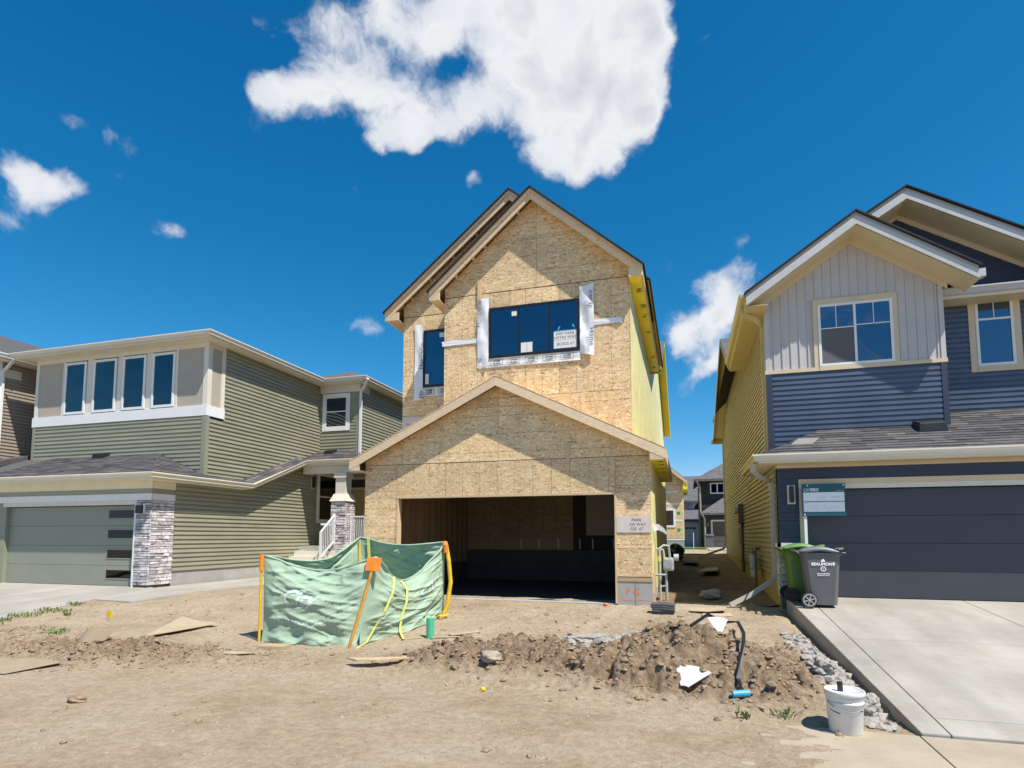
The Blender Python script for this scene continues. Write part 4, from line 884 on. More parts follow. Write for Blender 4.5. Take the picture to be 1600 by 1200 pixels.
    # loose wrap round the window openings
    def wrap(fr, u0, u1, z0, z1, seed, amp=.03, name='wrap_strip', n=9, taper=0.0):
        us = np.linspace(0, 1, n); zs = np.linspace(0, 1, max(6, int((z1 - z0) / .05)))
        U, Z = np.meshgrid(us, zs)
        D = .016 + amp * (fbm(U * 1.6 + seed, Z * 5, seed) ** 1.5) * 1.5 + min(.012, amp * .4) * np.sin(U * 5 + Z * 9 + seed) + min(.02, amp * .6) * U * (seed % 2)
        D = np.maximum(D, .010)
        uu = u0 + (u1 - u0) * U + .03 * (fbm(Z * 4, U * 0 + seed, seed + 3) - .5); zz = z0 + (z1 - z0) * Z + taper * U * (1 - 2 * Z) + .02 * (fbm(U * 3, Z * 0 + 2, seed) - .5)
        m, l = U.shape
        vs = [P(fr, float(uu[i, j]), float(zz[i, j]), float(D[i, j])) for i in range(m) for j in range(l)]
        fs = [(i * l + j, i * l + j + 1, (i + 1) * l + j + 1, (i + 1) * l + j) for i in range(m - 1) for j in range(l - 1)]
        mb = MB(); mb.add(vs, fs); return mb.build(name, 'wrap_white', h, smooth=True, solid=False)
    a = wrap(FU, -4.80, -4.51, 5.82, 7.54, 3); b = wrap(FU, -2.28, -1.95, 5.95, 7.52, 5, amp=.06, taper=-.08)
    c = wrap(FU, -4.76, -2.28, 5.80, 6.02, 4, amp=.02, n=40); wrap(FU, -5.74, -4.78, 6.44, 6.56, 7, amp=.006, n=14); wrap(FU, -1.97, -1.32, 6.60, 6.73, 9, amp=.008, n=12)
    e = wrap(FL, -6.92, -6.67, 5.35, 7.42, 11, amp=.02); f = wrap(FL, -6.72, -5.80, 5.45, 5.68, 8, amp=.012, n=16)
    for u, z in ((-4.745, 7.15), (-4.745, 5.98)): text(a, 'Homewrap' if z > 6.5 else 'ap', .15, FU, u, z, .085, 'ink_navy', rot=math.pi / 2)
    for t, z in (('ewrap', 7.18), ('Home', 6.3)): text(b, t, .17, FU, -2.0, z, .125, 'ink_navy', rot=-math.pi / 2)
    text(e, 'Homewrap', .16, FL, -6.70, 6.55, .075, 'ink_navy', rot=math.pi / 2); text(e, 'Ho', .16, FL, -6.70, 5.5, .075, 'ink_navy', rot=math.pi / 2)
    for i in range(5):
        u = -4.3 + i * .43; text(c, 'HOME' if i % 2 == 0 else 'AVAILABLE', .062 if i % 2 == 0 else .04, FU, u, 5.935, .062, 'ink_black', bold=.002); text(c, 'FLASH', .062, FU, u, 5.875, .062, 'ink_black', bold=.002)
        for q in ((u - .15, u + .15, 5.835, 5.842), (u - .15, u + .15, 5.978, 5.985), (u - .15, u - .143, 5.842, 5.978), (u + .143, u + .15, 5.842, 5.978)): fpart('printed_rule', 'ink_black', c, FU, *q, .058, .061)
    for i in range(2):
        u = -6.48 + i * .42; text(f, 'HOME', .062, FL, u, 5.59, .05, 'ink_black', bold=.002); text(f, 'FLASH', .062, FL, u, 5.53, .05, 'ink_black', bold=.002)
        for q in ((u - .15, u + .15, 5.49, 5.497), (u - .15, u + .15, 5.63, 5.637), (u - .15, u - .143, 5.497, 5.63), (u + .143, u + .15, 5.497, 5.63)): fpart('printed_rule', 'ink_black', f, FL, *q, .046, .049)
    s = fpart('pencilled_board', 'paper_pinkish', h, FL, -7.26, -6.72, 4.64, 4.92, .004, .016); text(s, '5907', .07, FL, -7.08, 4.72, .0175, 'ink_black')
    # stamps on the yellow soffits
    for y in (13.6, 14.6, 15.3, 16.6, 19.0, 20.2):
        me = MB(); z = bp - bk * abs(-.82 - bc) - .2712
        for q in range(5): me.box(-.98 + random.uniform(-.05, .05), -.93 + random.uniform(-.02, .08), y + q * .05, y + q * .05 + .028, z - .001, z)
        me.build('stamp', 'ink_black', h)
    zg = zp - k * abs(-.385 - cx) - .2362
    for y in (12.35, 12.9, 13.6, 14.4):
        me = MB(); me.box(-.66, -.56, y, y + .03, zg - .001, zg); me.box(-.55, -.45, y - .05, y + .10, zg - .0010, zg); me.build('stamp', 'ink_black', h)
    # wrap flap on the side wall
    mb = MB(); pts = [[(-.69, 12.6, 2.02), (-.69, 12.6, 1.86)], [(-.58, 12.9, 2.0), (-.60, 12.9, 1.88)], [(-.50, 13.3, 1.93), (-.52, 13.3, 1.84)], [(-.46, 13.6, 1.84), (-.45, 13.6, 1.78)]]
    vs = [p for q in pts for p in q]; mb.add(vs, [(2 * i, 2 * i + 1, 2 * i + 3, 2 * i + 2) for i in range(3)]); mb.build('wrap_strip', 'wrap_white', h, solid=False)
    return h
unfinished_house()

# ================================================================== the green house on the left
def downspout(h, mat, pts, w=.075): return MB().rtube(pts, w, w * .8).build('downspout', mat, h)
def roof_vent(h, x, y, z, k, axis='F', s=1.0):
    mb = MB(); w, dpt, ht = .27 * s, .24 * s, .10 * s
    zb = lambda yy: z + k * (yy - y)
    mb.hexa([(x - w, y - dpt, zb(y - dpt)), (x + w, y - dpt, zb(y - dpt)), (x + w, y + dpt, zb(y + dpt)), (x - w, y + dpt, zb(y + dpt)),
             (x - w * .9, y - dpt * .9, zb(y) + ht * .75), (x + w * .9, y - dpt * .9, zb(y) + ht * .75), (x + w * .9, y + dpt, zb(y + dpt) + ht), (x - w * .9, y + dpt, zb(y + dpt) + ht)])
    return mb.build('roof_vent', 'metal_black', h, bevel=.012)
def garage_door(h, fr, u0, u1, z0, z1, d, mat, n=4, sub=False):
    hh = (z1 - z0) / n; out = []
    for i in range(n):
        o = MB().fbox(fr, u0, u1, z0 + i * hh + .003, z0 + (i + 1) * hh - .003, d - .045, d).build('door_section', mat, h, bevel=.004); out.append(o)
    fpart('door_seal', 'rubber', h, fr, u0, u1, z0 - .025, z0, d - .03, d - .006)
    fpart('door_backing', 'metal_black', h, fr, u0, u1, z0, z1, d - .07, d - .05)
    return out
def wall_lamp(h, fr, u0, u1, z0, z1, d=.03):
    b = fpart('lamp_plate', 'trim_cream', h, fr, u0, u1, z0, z1, d, d + .02)
    um = (u0 + u1) / 2; w = (u1 - u0) * .26
    fpart('wall_lamp', 'metal_black', h, fr, um - w, um + w, z0 + (z1 - z0) * .08, z1 - (z1 - z0) * .06, d + .02, d + .11, bevel=.008)
    return b
def railing(h, p0, p1, zt0, zt1, zb0, zb1, n, mat='trim_white'):
    p0, p1 = Vector(p0), Vector(p1); t = (p1 - p0)
    def bar(a, b, r): return MB().rtube([a, b], r, r)
    for (za, zb, r) in ((zt0, zt1, .05), (zb0, zb1, .04)):
        bar((p0.x, p0.y, za), (p1.x, p1.y, zb), r).build('rail', mat, h)
    for i in range(1, n):
        q = p0 + t * (i / n); bar((q.x, q.y, zb0 + (zb1 - zb0) * i / n), (q.x, q.y, zt0 + (zt1 - zt0) * i / n), .02).build('baluster', mat, h)
    for q, a, b in ((p0, zb0, zt0), (p1, zb1, zt1)): bar((q.x, q.y, a - .12), (q.x, q.y, b + .03), .055).build('rail_post', mat, h)

def green_house():
    h = thing('green_house', 'sage green sided house with stone clad garage corner, white trim and four tall windows', 'house', (-16.5, 12.28, .40))
    X1 = -13.69; FG = ('F', 12.28); FS = ('R', X1); EX = .125
    # ---------- garage front
    core = MB(); core.box(-20.6, X1 - .012, 12.5, 19.9, .3, 3.28); core.box(-14.215, X1 - .012, 12.292, 12.499, .3, 3.28); core.box(-20.6, -19.1, 12.292, 12.499, .3, 3.28); core.box(-19.1, -14.215, 12.292, 12.499, 2.6, 3.28)
    w = core.build('wall', 'trim_sage', h)
    secs = garage_door(h, FG, -19.1, -14.22, .41, 2.585, -.12, 'door_sage')
    for i, o in enumerate(secs):
        z = .41 + i * .544 + .18
        wn = MB(); u0, u1, z0, z1 = -15.30, -14.33, z, z + .27
        for q in ((u0, u0 + .025, z0, z1), (u1 - .025, u1, z0, z1), (u0 + .025, u1 - .025, z0, z0 + .025), (u0 + .025, u1 - .025, z1 - .025, z1)): wn.fbox(FG, *q, -.118, -.108)
        wn = wn.build('door_window', 'door_sage', o)
        fpart('pane', 'glass_dim', o, FG, u0 + .02, u1 - .02, z0 + .02, z1 - .02, -.1165, -.1135); fpart('pane_backing', 'room_black', o, FG, u0 + .02, u1 - .02, z0 + .02, z1 - .02, -.1195, -.1175)
    fpart('door_trim', 'trim_white', h, FG, -14.222, -14.16, .40, 2.60, -.12, .03)
    fpart('door_trim', 'trim_cream', h, FG, -19.2, -14.16, 2.602, 2.715, -.12, .012)
    bt = MB(); bt.fbox(FG, -20.6, X1 + .03, 2.718, 2.895, -.01, .03); bt.fbox(FS, 12.285, 13.02, 2.718, 2.895, -.01, .03); bt.build('belt_trim', 'trim_white', h)
    sb = MB().fbox(FG, -20.6, X1 + .006, 2.897, 3.03, -.01, .006).build('wall_band', 'siding_sage', h); fpart('wall_band', 'siding_sage', h, FS, 12.29, 13.02, 2.897, 3.03, -.01, .006)
    ft = MB(); ft.fbox(FG, -20.6, X1 + .03, 3.032, 3.27, -.01, .03); ft.fbox(FS, 12.285, 13.02, 3.032, 3.27, -.01, .03); ft.build('frieze_board', 'soffit_cream', h)
    # ---------- stone corner
    st = MB(); st.box(-14.155, X1 - .001, 12.283, 12.29, .40, 2.716); st.box(X1 - .011, X1 - .002, 12.29, 13.0, .40, 2.716); st = st.build('stone_pier', 'mortar', h)
    ledge_stones(st, FG, -14.155, X1 + .04, .46, 2.715, 'stone_lilac'); ledge_stones(st, FS, 12.282, 13.0, .46, 2.715, 'stone_lilac')
    ln = fpart('pier_lamp', 'metal_black', h, FG, -14.09, -13.86, 2.36, 2.58, .05, .13, bevel=.01); fpart('lamp_plate', 'trim_white', h, FG, -13.858, -13.82, 2.36, 2.60, .05, .09)
    # ---------- long side wall, lower then upper
    fpart('foundation', 'concrete_wall', h, FS, 13.0, 19.6, .2, .80, -.2, -.003)
    siding(w, FS, [(13.01, .80), (21.2, .80), (21.2, 3.29), (13.01, 3.29)], [(19.55, 20.9, 2.2, 3.29)], EX, 'siding_sage')
    MB().box(X1 - .3, X1 - .012, 14.0, 21.25, 3.0, 7.6).build('wall', 'trim_sage', h)
    up = MB().box(-20.75, X1 - .012, 14.012, 28, 3.2, 7.6).build('wall', 'trim_sage', h)
    siding(up, FS, [(14.0, 3.29), (21.2, 3.29), (21.2, 7.59), (14.0, 7.59)], [(13.9, 14.66, 5.34, 7.7), (19.66, 21.3, 4.9, 7.7), (19.55, 20.9, 3.29, 4.3)], EX, 'siding_sage')
    window(h, FS, 19.62, 20.82, 2.35, 4.15, hs=(.52,), trim='trim_cream', tw=.09, back='room_black', frame='trim_cream', d=.02)
    wall_lamp(h, FS, 19.15, 19.35, 3.55, 4.05, .02)
    # ---------- upper front
    FU = ('F', 14.0)
    siding(up, FU, [(-20.75, 3.5), (X1, 3.5), (X1, 5.345), (-20.75, 5.345)], [], EX, 'siding_sage')
    cb = MB(); cb.fbox(FU, -13.80, X1 + .042, 3.55, 5.345, .002, .043); cb.fbox(FS, 14.0, 14.10, 3.55, 5.345, .002, .042); cb.build('corner_board', 'trim_sage', h)
    fpart('corner_board', 'trim_sage', h, FU, -20.75, -20.64, 3.9, 5.345, .002, .042)
    bt = MB(); bt.fbox(FU, -20.79, X1 + .05, 5.346, 5.66, .0, .05); bt.fbox(FS, 14.0, 14.67, 5.346, 5.66, .0, .05); bt.build('belt_trim', 'trim_white', h)
    # panelled band with four tall windows
    fpart('panel', 'panel_beige', h, FU, -20.62, -19.54, 5.662, 7.44, .0, .012); fpart('panel', 'panel_beige', h, FU, -14.80, -13.83, 5.662, 7.44, .0, .012); fpart('panel', 'panel_beige', h, FS, 14.13, 14.52, 5.662, 7.44, .0, .012)
    tb = MB()
    for a, b in ((-20.75, -20.62), (-19.54, -19.44), (-14.90, -14.80), (-13.83, X1 + .03)): tb.fbox(FU, a, b, 5.662, 7.44, .0, .032)
    tb.fbox(FU, -20.75, X1 + .03, 7.442, 7.59, 0, .032); tb.fbox(FS, 14.0, 14.13, 5.662, 7.44, 0, .030); tb.fbox(FS, 14.52, 14.66, 5.662, 7.44, 0, .030); tb.fbox(FS, 14.0, 14.66, 7.442, 7.59, 0, .030)
    tb.build('panel_trim', 'trim_cream', h)
    for a, b in ((-18.50, -18.23), (-17.22, -17.0), (-16.04, -15.80)): fpart('panel', 'trim_cream', h, FU, a, b, 5.662, 7.44, .0, .02)
    for i, (a, b) in enumerate(((-19.44, -18.53), (-18.21, -17.25), (-16.98, -16.06), (-15.79, -14.91))):
        window(h, FU, a, b, 5.69, 7.40, fw=.075, d=.004, blind=(None, .10, .30, .05)[i], blind_mat='blind_dim' if i > 1 else 'blind')
    # ---------- projecting part further back
    FB = ('F', 19.64)
    bb = MB().box(X1 - .1, -11.952, 19.652, 28, 4.4, 7.6).build('wall', 'trim_sage', h)
    siding(bb, FB, [(X1, 4.5), (-11.94, 4.5), (-11.94, 7.3), (X1, 7.3)], [(-13.56, -12.33, 5.78, 7.4)], EX, 'siding_sage')
    siding(bb, ('R', -11.94), [(19.64, 4.5), (27.0, 4.5), (27.0, 7.59), (19.64, 7.59)], [], EX, 'siding_sage')
    fpart('corner_board', 'trim_sage', h, FB, -12.06, -11.895, 4.5, 7.3, .002, .043)
    fpart('frieze_board', 'trim_cream', h, FB, X1, -11.91, 7.302, 7.59, 0, .035); fpart('frieze_board', 'trim_cream', h, ('R', -11.94), 19.64, 20.3, 7.302, 7.59, 0, .042)
    window(h, FB, -13.43, -12.46, 5.93, 7.15, hs=(.52,), trim='trim_white', tw=.12, back='room_black', d=.006)
    # ---------- upper eaves and roof
    box_part('soffit', 'soffit_cream', h, -21.25, -13.29, 13.59, 28.5, 7.592, 7.612); box_part('soffit', 'soffit_cream', h, -13.288, -11.54, 19.24, 28.5, 7.592, 7.611)
    fa = MB(); fa.box(-21.25, -13.29, 13.575, 13.59, 7.595, 7.76); fa.box(-13.29, -13.275, 13.575, 19.23, 7.595, 7.76); fa.box(-13.275, -11.54, 19.225, 19.24, 7.595, 7.76); fa.box(-11.54, -11.525, 19.225, 28.5, 7.595, 7.76); fa.build('fascia', 'trim_cream', h)
    s2 = Vector((1, -1, 0)); nx, ny = Vector((1, 0, 0)), Vector((0, -1, 0))
    gutter('gutter', 'trim_cream', h, [(-21.25, 13.574, 7.77), (-13.274, 13.574, 7.77), (-13.274, 19.224, 7.77), (-11.524, 19.224, 7.77), (-11.524, 28.5, 7.77)], [ny + Vector((-1, 0, 0)), s2, s2, s2, nx])
    k = .26
    r = MB(); e = (-21.25, -13.28, 13.58, 28.5, 7.76); cx = (e[0] + e[1]) / 2; hw = (e[1] - e[0]) / 2
    r.add([(e[0], e[2], e[4]), (e[1], e[2], e[4]), (e[1], e[3], e[4]), (e[0], e[3], e[4]), (cx, e[2] + hw, e[4] + k * hw), (cx, e[3] - hw, e[4] + k * hw)], [(0, 1, 4), (1, 2, 5, 4), (2, 3, 5), (3, 0, 4, 5), (3, 2, 1, 0)])
    r.build('roof', 'shingle_distant', h)
    r = MB(); r.add([(-14.9, 19.23, 7.77), (-11.53, 19.23, 7.77), (-11.53, 28.4, 7.77), (-14.9, 28.4, 7.77), (-13.35, 21.2, 8.62), (-13.35, 26, 8.62)], [(0, 1, 4), (1, 2, 5, 4), (2, 3, 5), (3, 0, 4, 5), (3, 2, 1, 0)]); r.build('roof', 'shingle_slate', h)
    # ---------- garage roof with its skirt down the side
    k = .41; z0 = 3.405; sf = math.hypot(1, k)
    zf = lambda x, y: z0 + k * min(y - 11.9, -13.3 - x)
    ro = MB().slab([(-21, 11.9, z0), (-13.3, 11.9, z0), (-15.4, 14.0, z0 + k * 2.1), (-21, 14.0, z0 + k * 2.1)], .03)
    ro = ro.build('roof', 'shingle_slate', h)
    shingles(ro, (-21, 11.89, z0), (1, 0, 0), (0, 1, k), [(1.2, 0), (7.7, 0), (5.6, 2.1 * sf), (1.2, 2.1 * sf)], 'shingle_slate', .40, .155)
    rs = MB(); rs.slab([(-13.3, 11.9, z0), (-13.3, 14.0, z0), (-15.4, 14.0, z0 + k * 2.1)], .03); rs.slab([(-13.3, 14.0, z0), (-13.3, 15.55, z0), (X1 - .0, 15.55, z0 + k * .39), (X1, 14.0, z0 + k * .39)], .03)
    rs.slab([(-13.3, 15.55, z0), (-13.3, 18.35, 4.50), (X1, 18.35, 4.66), (X1, 15.55, z0 + k * .39)], .03); rs = rs.build('roof', 'shingle_slate', h)
    shingles(rs, (-13.29, 11.9, z0), (0, 1, 0), (-1, 0, k), [(0, 0), (3.65, 0), (3.65, (.39 * sf)), (2.1, (.39 * sf)), (2.1, 2.1 * sf)][:2] + [(3.65, (.39 * sf)), (.39, (.39 * sf))], 'shingle_slate', .40, .155)
    shingles(rs, (-13.29, 11.9, z0), (0, 1, 0), (-1, 0, k), [(.39, (.39 * sf)), (2.1, (.39 * sf)), (2.1, 2.1 * sf)], 'shingle_slate', .40, .155)
    vv = Vector((0, 2.8, 1.095)).normalized(); L2 = math.hypot(2.8, 1.095)
    shingles(rs, (-13.29, 15.55, z0 + .004), vv, (-.39, 0, .16), [(0, 0), (L2, 0), (L2, .42), (0, .42)], 'shingle_slate', .40, .155)
    pr = MB(); pr.slab([(X1, 18.35, 4.50), (-10.95, 18.35, 4.50), (-12.25, 19.64, 5.03), (X1, 19.64, 5.03)], .03); pr.slab([(-10.95, 18.35, 4.50), (-10.95, 21.5, 4.50), (-11.94, 21.5, 4.90), (-12.25, 19.64, 5.03)], .03)
    pr = pr.build('roof', 'shingle_slate', h)
    shingles(pr, (X1, 18.34, 4.505), (1, 0, 0), (0, 1, .41), [(0, 0), (2.74, 0), (1.44, 1.29 * sf), (0, 1.29 * sf)], 'shingle_slate', .40, .155)
    roof_vent(h, -17.55, 13.9, zf(-17.55, 13.9) + .02, .41, s=.8); roof_vent(h, -12.95, 19.3, 4.92, .41, s=.7)
    fg = MB(); fg.box(-21, -13.3, 11.885, 11.9, z0 - .17, z0); fg.box(-13.3, -13.285, 11.885, 15.55, z0 - .17, z0); fg.hexa([(-13.3, 15.55, z0 - .17), (-13.285, 15.55, z0 - .17), (-13.285, 18.35, 4.33), (-13.3, 18.35, 4.33), (-13.3, 15.55, z0), (-13.285, 15.55, z0), (-13.285, 18.35, 4.50), (-13.3, 18.35, 4.50)])
    fg.box(-13.285, -10.95, 18.335, 18.35, 4.33, 4.50); fg.build('fascia', 'trim_cream', h)
    gutter('gutter', 'soffit_cream', h, [(-21, 11.884, z0 + .01), (-13.284, 11.884, z0 + .01), (-13.284, 15.55, z0 + .01), (-13.284, 18.334, 4.51), (-10.94, 18.334, 4.51)], [ny, s2, nx, s2, ny])
    sf_ = MB(); sf_.box(-21, -13.29, 11.9, 12.25, z0 - .165, z0 - .15); sf_.box(-13.66, -13.29, 12.25, 15.55, z0 - .165, z0 - .151)
    sf_.hexa([(-13.66, 15.55, z0 - .165), (-13.29, 15.55, z0 - .165), (-13.29, 18.35, 4.335), (-13.66, 18.35, 4.335), (-13.66, 15.55, z0 - .15), (-13.29, 15.55, z0 - .15), (-13.29, 18.35, 4.35), (-13.66, 18.35, 4.35)]); sf_.build('soffit', 'soffit_cream', h)
    # ---------- porch
    dk = box_part('porch_deck', 'concrete_wall', h, X1 + .0, -10.95, 18.55, 21.2, .4, 1.40)
    for i in range(5): box_part('step', 'trim_cream', h, -13.66, -12.02, 18.548 - (i + 1) * .29, 18.548 - i * .29 - .001, .405, 1.40 - (i + 1) * .18)
    box_part('porch_ceiling', 'soffit_cream', h, X1, -10.95, 18.36, 21.2, 4.30, 4.33)
    box_part('porch_beam', 'trim_cream', h, -13.55, -10.98, 18.50, 18.78, 4.04, 4.29)
    pw = box_part('wall', 'trim_sage', h, X1 - .1, -10.9, 21.212, 21.4, .5, 4.4); FD = ('F', 21.2)
    siding(pw, FD, [(X1, 1.4), (-10.9, 1.4), (-10.9, 4.3), (X1, 4.3)], [(-13.45, -12.45, 1.3, 4.4)], EX, 'siding_sage')
    fpart('front_door', 'door_brown', h, FD, -13.28, -12.58, 1.42, 3.62, .004, .045); fpart('sidelight', 'glass', h, FD, -13.42, -13.31, 1.5, 3.5, .02, .03); fpart('transom', 'room_black', h, FD, -13.36, -12.58, 3.75, 4.05, .004, .03)
    dt = MB(); dt.fbox(FD, -13.46, -12.5, 3.64, 3.72, 0, .05); dt.fbox(FD, -12.575, -12.49, 1.4, 3.64, 0, .048); dt.fbox(FD, -13.46, -12.5, 4.07, 4.16, 0, .05); dt.build('door_trim', 'trim_olive', h)
    cxp, cyp = -11.92, 18.64
    pc = box_part('porch_pier', 'mortar', h, cxp - .27, cxp + .27, cyp - .27, cyp + .27, .5, 3.0)
    ledge_stones(pc, ('F', cyp - .27), cxp - .31, cxp + .31, 1.1, 3.0, 'stone_lilac', d=.04); ledge_stones(pc, ('R', cxp + .27), cyp - .30, cyp + .30, 1.1, 3.0, 'stone_lilac', d=.04); ledge_stones(pc, ('L', cxp - .27), cyp - .30, cyp + .30, 1.1, 3.0, 'stone_lilac', d=.04)
    MB().hexa([(cxp - .35, cyp - .35, 3.0), (cxp + .35, cyp - .35, 3.0), (cxp + .35, cyp + .35, 3.0), (cxp - .35, cyp + .35, 3.0), (cxp - .24, cyp - .24, 3.27), (cxp + .24, cyp - .24, 3.27), (cxp + .24, cyp + .24, 3.27), (cxp - .24, cyp + .24, 3.27)]).build('pier_cap', 'trim_cream', h)
    po = MB(); po.box(cxp - .20, cxp + .20, cyp - .20, cyp + .20, 3.271, 3.85); po.box(cxp - .25, cxp + .25, cyp - .25, cyp + .25, 3.852, 4.038); po.build('porch_post', 'trim_cream', h)
    railing(h, (-12.08, 17.55, 0), (-12.06, 18.32, 0), 1.88, 2.50, 1.0, 1.58, 8); railing(h, (-11.56, 18.6, 0), (-10.98, 18.6, 0), 2.45, 2.45, 1.52, 1.52, 7)
    downspout(h, 'trim_white', [(-11.38, 19.25, 7.66), (-11.60, 19.40, 7.42), (-11.86, 19.60, 7.30), (-11.87, 19.60, 7.1), (-11.87, 19.60, 4.9)], .09)
    return h
green_house()

# ================================================================== the brown house beyond it
def brown_house():
    h = thing('brown_house', 'tan brown sided house with white gutter and downspout behind the green house', 'house', (-25, 14, .4))
    fr = ('R', -22.0)
    w = MB().box(-28, -22.012, 13.62, 26, .3, 7.62).build('wall', 'siding_brown', h)
    siding(w, fr, [(13.6, 3.2), (22, 3.2), (22, 7.6), (13.6, 7.6)], [], .115, 'siding_brown')
    fpart('corner_board', 'trim_white', h, fr, 13.6, 13.70, 3.0, 7.6, .002, .042)
    box_part('frieze_board', 'trim_cream', h, -22.0, -21.96, 13.6, 14.3, 7.1, 7.40)
    box_part('soffit', 'soffit_cream', h, -28, -21.58, 13.1, 26, 7.602, 7.62); box_part('fascia', 'trim_cream', h, -21.58, -21.56, 13.1, 26, 7.6, 7.76)
    gutter('gutter', 'trim_white', h, [(-21.559, 13.1, 7.78), (-21.559, 26, 7.78)], [Vector((1, 0, 0))] * 2)
    MB().slab([(-21.55, 13.1, 7.78), (-21.55, 26, 7.78), (-26, 26, 9.7), (-26, 15, 9.7)], .04).build('roof', 'shingle_slate', h)
    downspout(h, 'trim_white', [(-21.50, 13.75, 7.68), (-21.7, 13.72, 7.45), (-21.93, 13.72, 7.28), (-21.94, 13.72, 7.1), (-21.94, 13.72, .8)], .085)
    MB().slab([(-21.3, 12.6, 3.95), (-21.3, 14.6, 4.55), (-24, 14.6, 4.55), (-24, 12.6, 3.95)], .18).build('lower_roof', 'shingle_slate', h)
    box_part('garage_wall', 'siding_brown', h, -28, -21.9, 12.9, 13.6, .2, 3.85)
    return h
brown_house()

# ================================================================== the navy and white house on the right
def navy_house():
    h = thing('navy_house', 'navy sided house with pale board and batten gable and wide dark garage door', 'house', (4.6, 12.28, .59))
    X0 = 1.68; FG = ('F', 12.28); FS = ('L', X0); EX = .107
    core = MB(); core.box(X0 + .012, 8.4, 12.55, 28.5, .3, 3.3); core.box(X0 + .012, 2.05, 12.292, 12.549, .3, 3.3); core.box(7.1, 8.4, 12.292, 12.549, .3, 3.3); core.box(2.05, 7.1, 12.292, 12.549, 2.64, 3.3)
    w = core.build('wall', 'trim_navy', h)
    # ---------- garage front
    siding(w, FG, [(X0, 1.63), (2.04, 1.63), (2.04, 3.05), (X0, 3.05)], [], .16, 'trim_navy', lip=.010)
    fpart('wall_band', 'trim_navy', h, FG, 2.04, 8.4, 2.83, 3.05, -.01, .010)
    garage_door(h, FG, 2.125, 7.05, .62, 2.635, -.13, 'door_slate')
    tr = MB(); tr.fbox(FG, 2.04, 2.123, .60, 2.64, -.12, .022); tr.fbox(FG, 2.04, 8.0, 2.735, 2.828, -.01, .026); tr.build('door_trim', 'trim_tan', h)
    fpart('door_trim', 'trim_cream', h, FG, 2.04, 8.0, 2.642, 2.733, -.12, .016)
    fpart('frieze_board', 'trim_tan', h, FG, X0 - .01, 8.4, 3.052, 3.20, -.01, .03)
    fpart('frieze_board', 'trim_olive', h, FS, 12.28, 12.9, 3.052, 3.20, -.01, .02)
    wall_lamp(h, FG, 1.835, 1.975, 2.36, 2.72, .014)
    cap = MB(); cap.fbox(FG, X0 - .06, 2.04, 1.552, 1.625, -.01, .06); cap.fbox(FS, 12.22, 12.50, 1.552, 1.625, -.01, .058); cap.build('stone_cap', 'trim_cream', h)
    sb = MB(); sb.fbox(FG, X0 - .004, 2.038, .3, 1.55, -.01, .003); sb.fbox(FS, 12.285, 12.48, .3, 1.55, -.01, .003); sb = sb.build('stone_base', 'mortar', h)
    ledge_stones(sb, FG, X0 - .05, 2.035, .62, 1.55, 'stone_pale', (.08, .15), (.14, .30)); ledge_stones(sb, FS, 12.235, 12.48, .62, 1.55, 'stone_pale', (.08, .15), (.14, .30))
    # ---------- left side, all the way back
    fpart('foundation', 'foundation_yellow', h, FS, 12.50, 28.5, .05, 1.0, -.03, -.004)
    zb = .99
    siding(w, FS, [(12.49, zb), (28.5, zb), (28.5, 3.30), (12.49, 3.30)], [], EX, 'siding_olive')
    uw = MB(); uw.box(X0 + .012, 4.888, 13.212, 14.2, 3.3, 6.6); uw.box(X0 + .012, 8.4, 14.012, 28.5, 3.3, 6.6); uw = uw.build('wall', 'trim_navy', h)
    siding(uw, FS, [(13.22, 3.30), (28.5, 3.30), (28.5, 6.45), (13.22, 6.45)], [], EX, 'siding_olive')
    gp = [(17.7, 6.45), (28.5, 6.45), (21.2, 8.45)]
    MB().fpoly(FS, gp, -.2, -.012).build('gable_wall', 'siding_olive', h); siding(uw, FS, gp, [], EX, 'siding_olive')
    fpart('corner_board', 'trim_olive', h, FS, 13.205, 13.30, 3.45, 6.45, .002, .042)
    # ---------- upper front
    FU = ('F', 13.2); cx, zp, k = 3.32, 8.17, .69
    wt = lambda u: zp - .30 - k * abs(u - cx)
    siding(uw, FU, [(X0, 3.4), (4.89, 3.4), (4.89, 5.135), (X0, 5.135)], [], EX, 'siding_navy')
    for a, b in ((X0 - .02, X0 + .09), (4.81, 4.91)): fpart('corner_board', 'trim_navy', h, FU, a, b, 3.5, 5.135, .002, .043)
    fpart('belt_trim', 'trim_tan', h, FU, X0 - .04, 4.93, 5.137, 5.215, -.01, .045)
    gwl = MB().fpoly(FU, [(X0, 5.215), (4.89, 5.215), (4.89, wt(4.89)), (cx, wt(cx)), (X0, wt(X0))], -.2, -.001).build('gable_wall', 'batten_grey', h)
    u = X0; hole = (2.58, 4.13, 5.1, 6.64); n = 0
    while u < 4.88:
        u2 = min(u + .1645, 4.89)
        zlo = 6.64 if (u2 > hole[0] + .02 and u < hole[1] - .02) else 5.215
        q = [(u, zlo), (u2, zlo), (u2, wt(u2)), (u, wt(u))]
        if u < cx < u2: q = [(u, zlo), (u2, zlo), (u2, wt(u2)), (cx, wt(cx)), (u, wt(u))]
        b = MB().fpoly(FU, q, 0, .008); b.fpoly(FU, [(u2 - .026, zlo), (u2 - .001, zlo), (u2 - .001, wt(u2 - .001)), (u2 - .026, wt(u2 - .026))], .0081, .026); b.build('batten_board', 'batten_grey', gwl)
        u = u2
    fpart('corner_board', 'batten_grey', h, FU, X0 - .025, X0 + .06, 5.216, wt(X0), .0, .034); fpart('corner_board', 'batten_grey', h, FU, 4.83, 4.915, 5.216, wt(4.89), .0, .034)
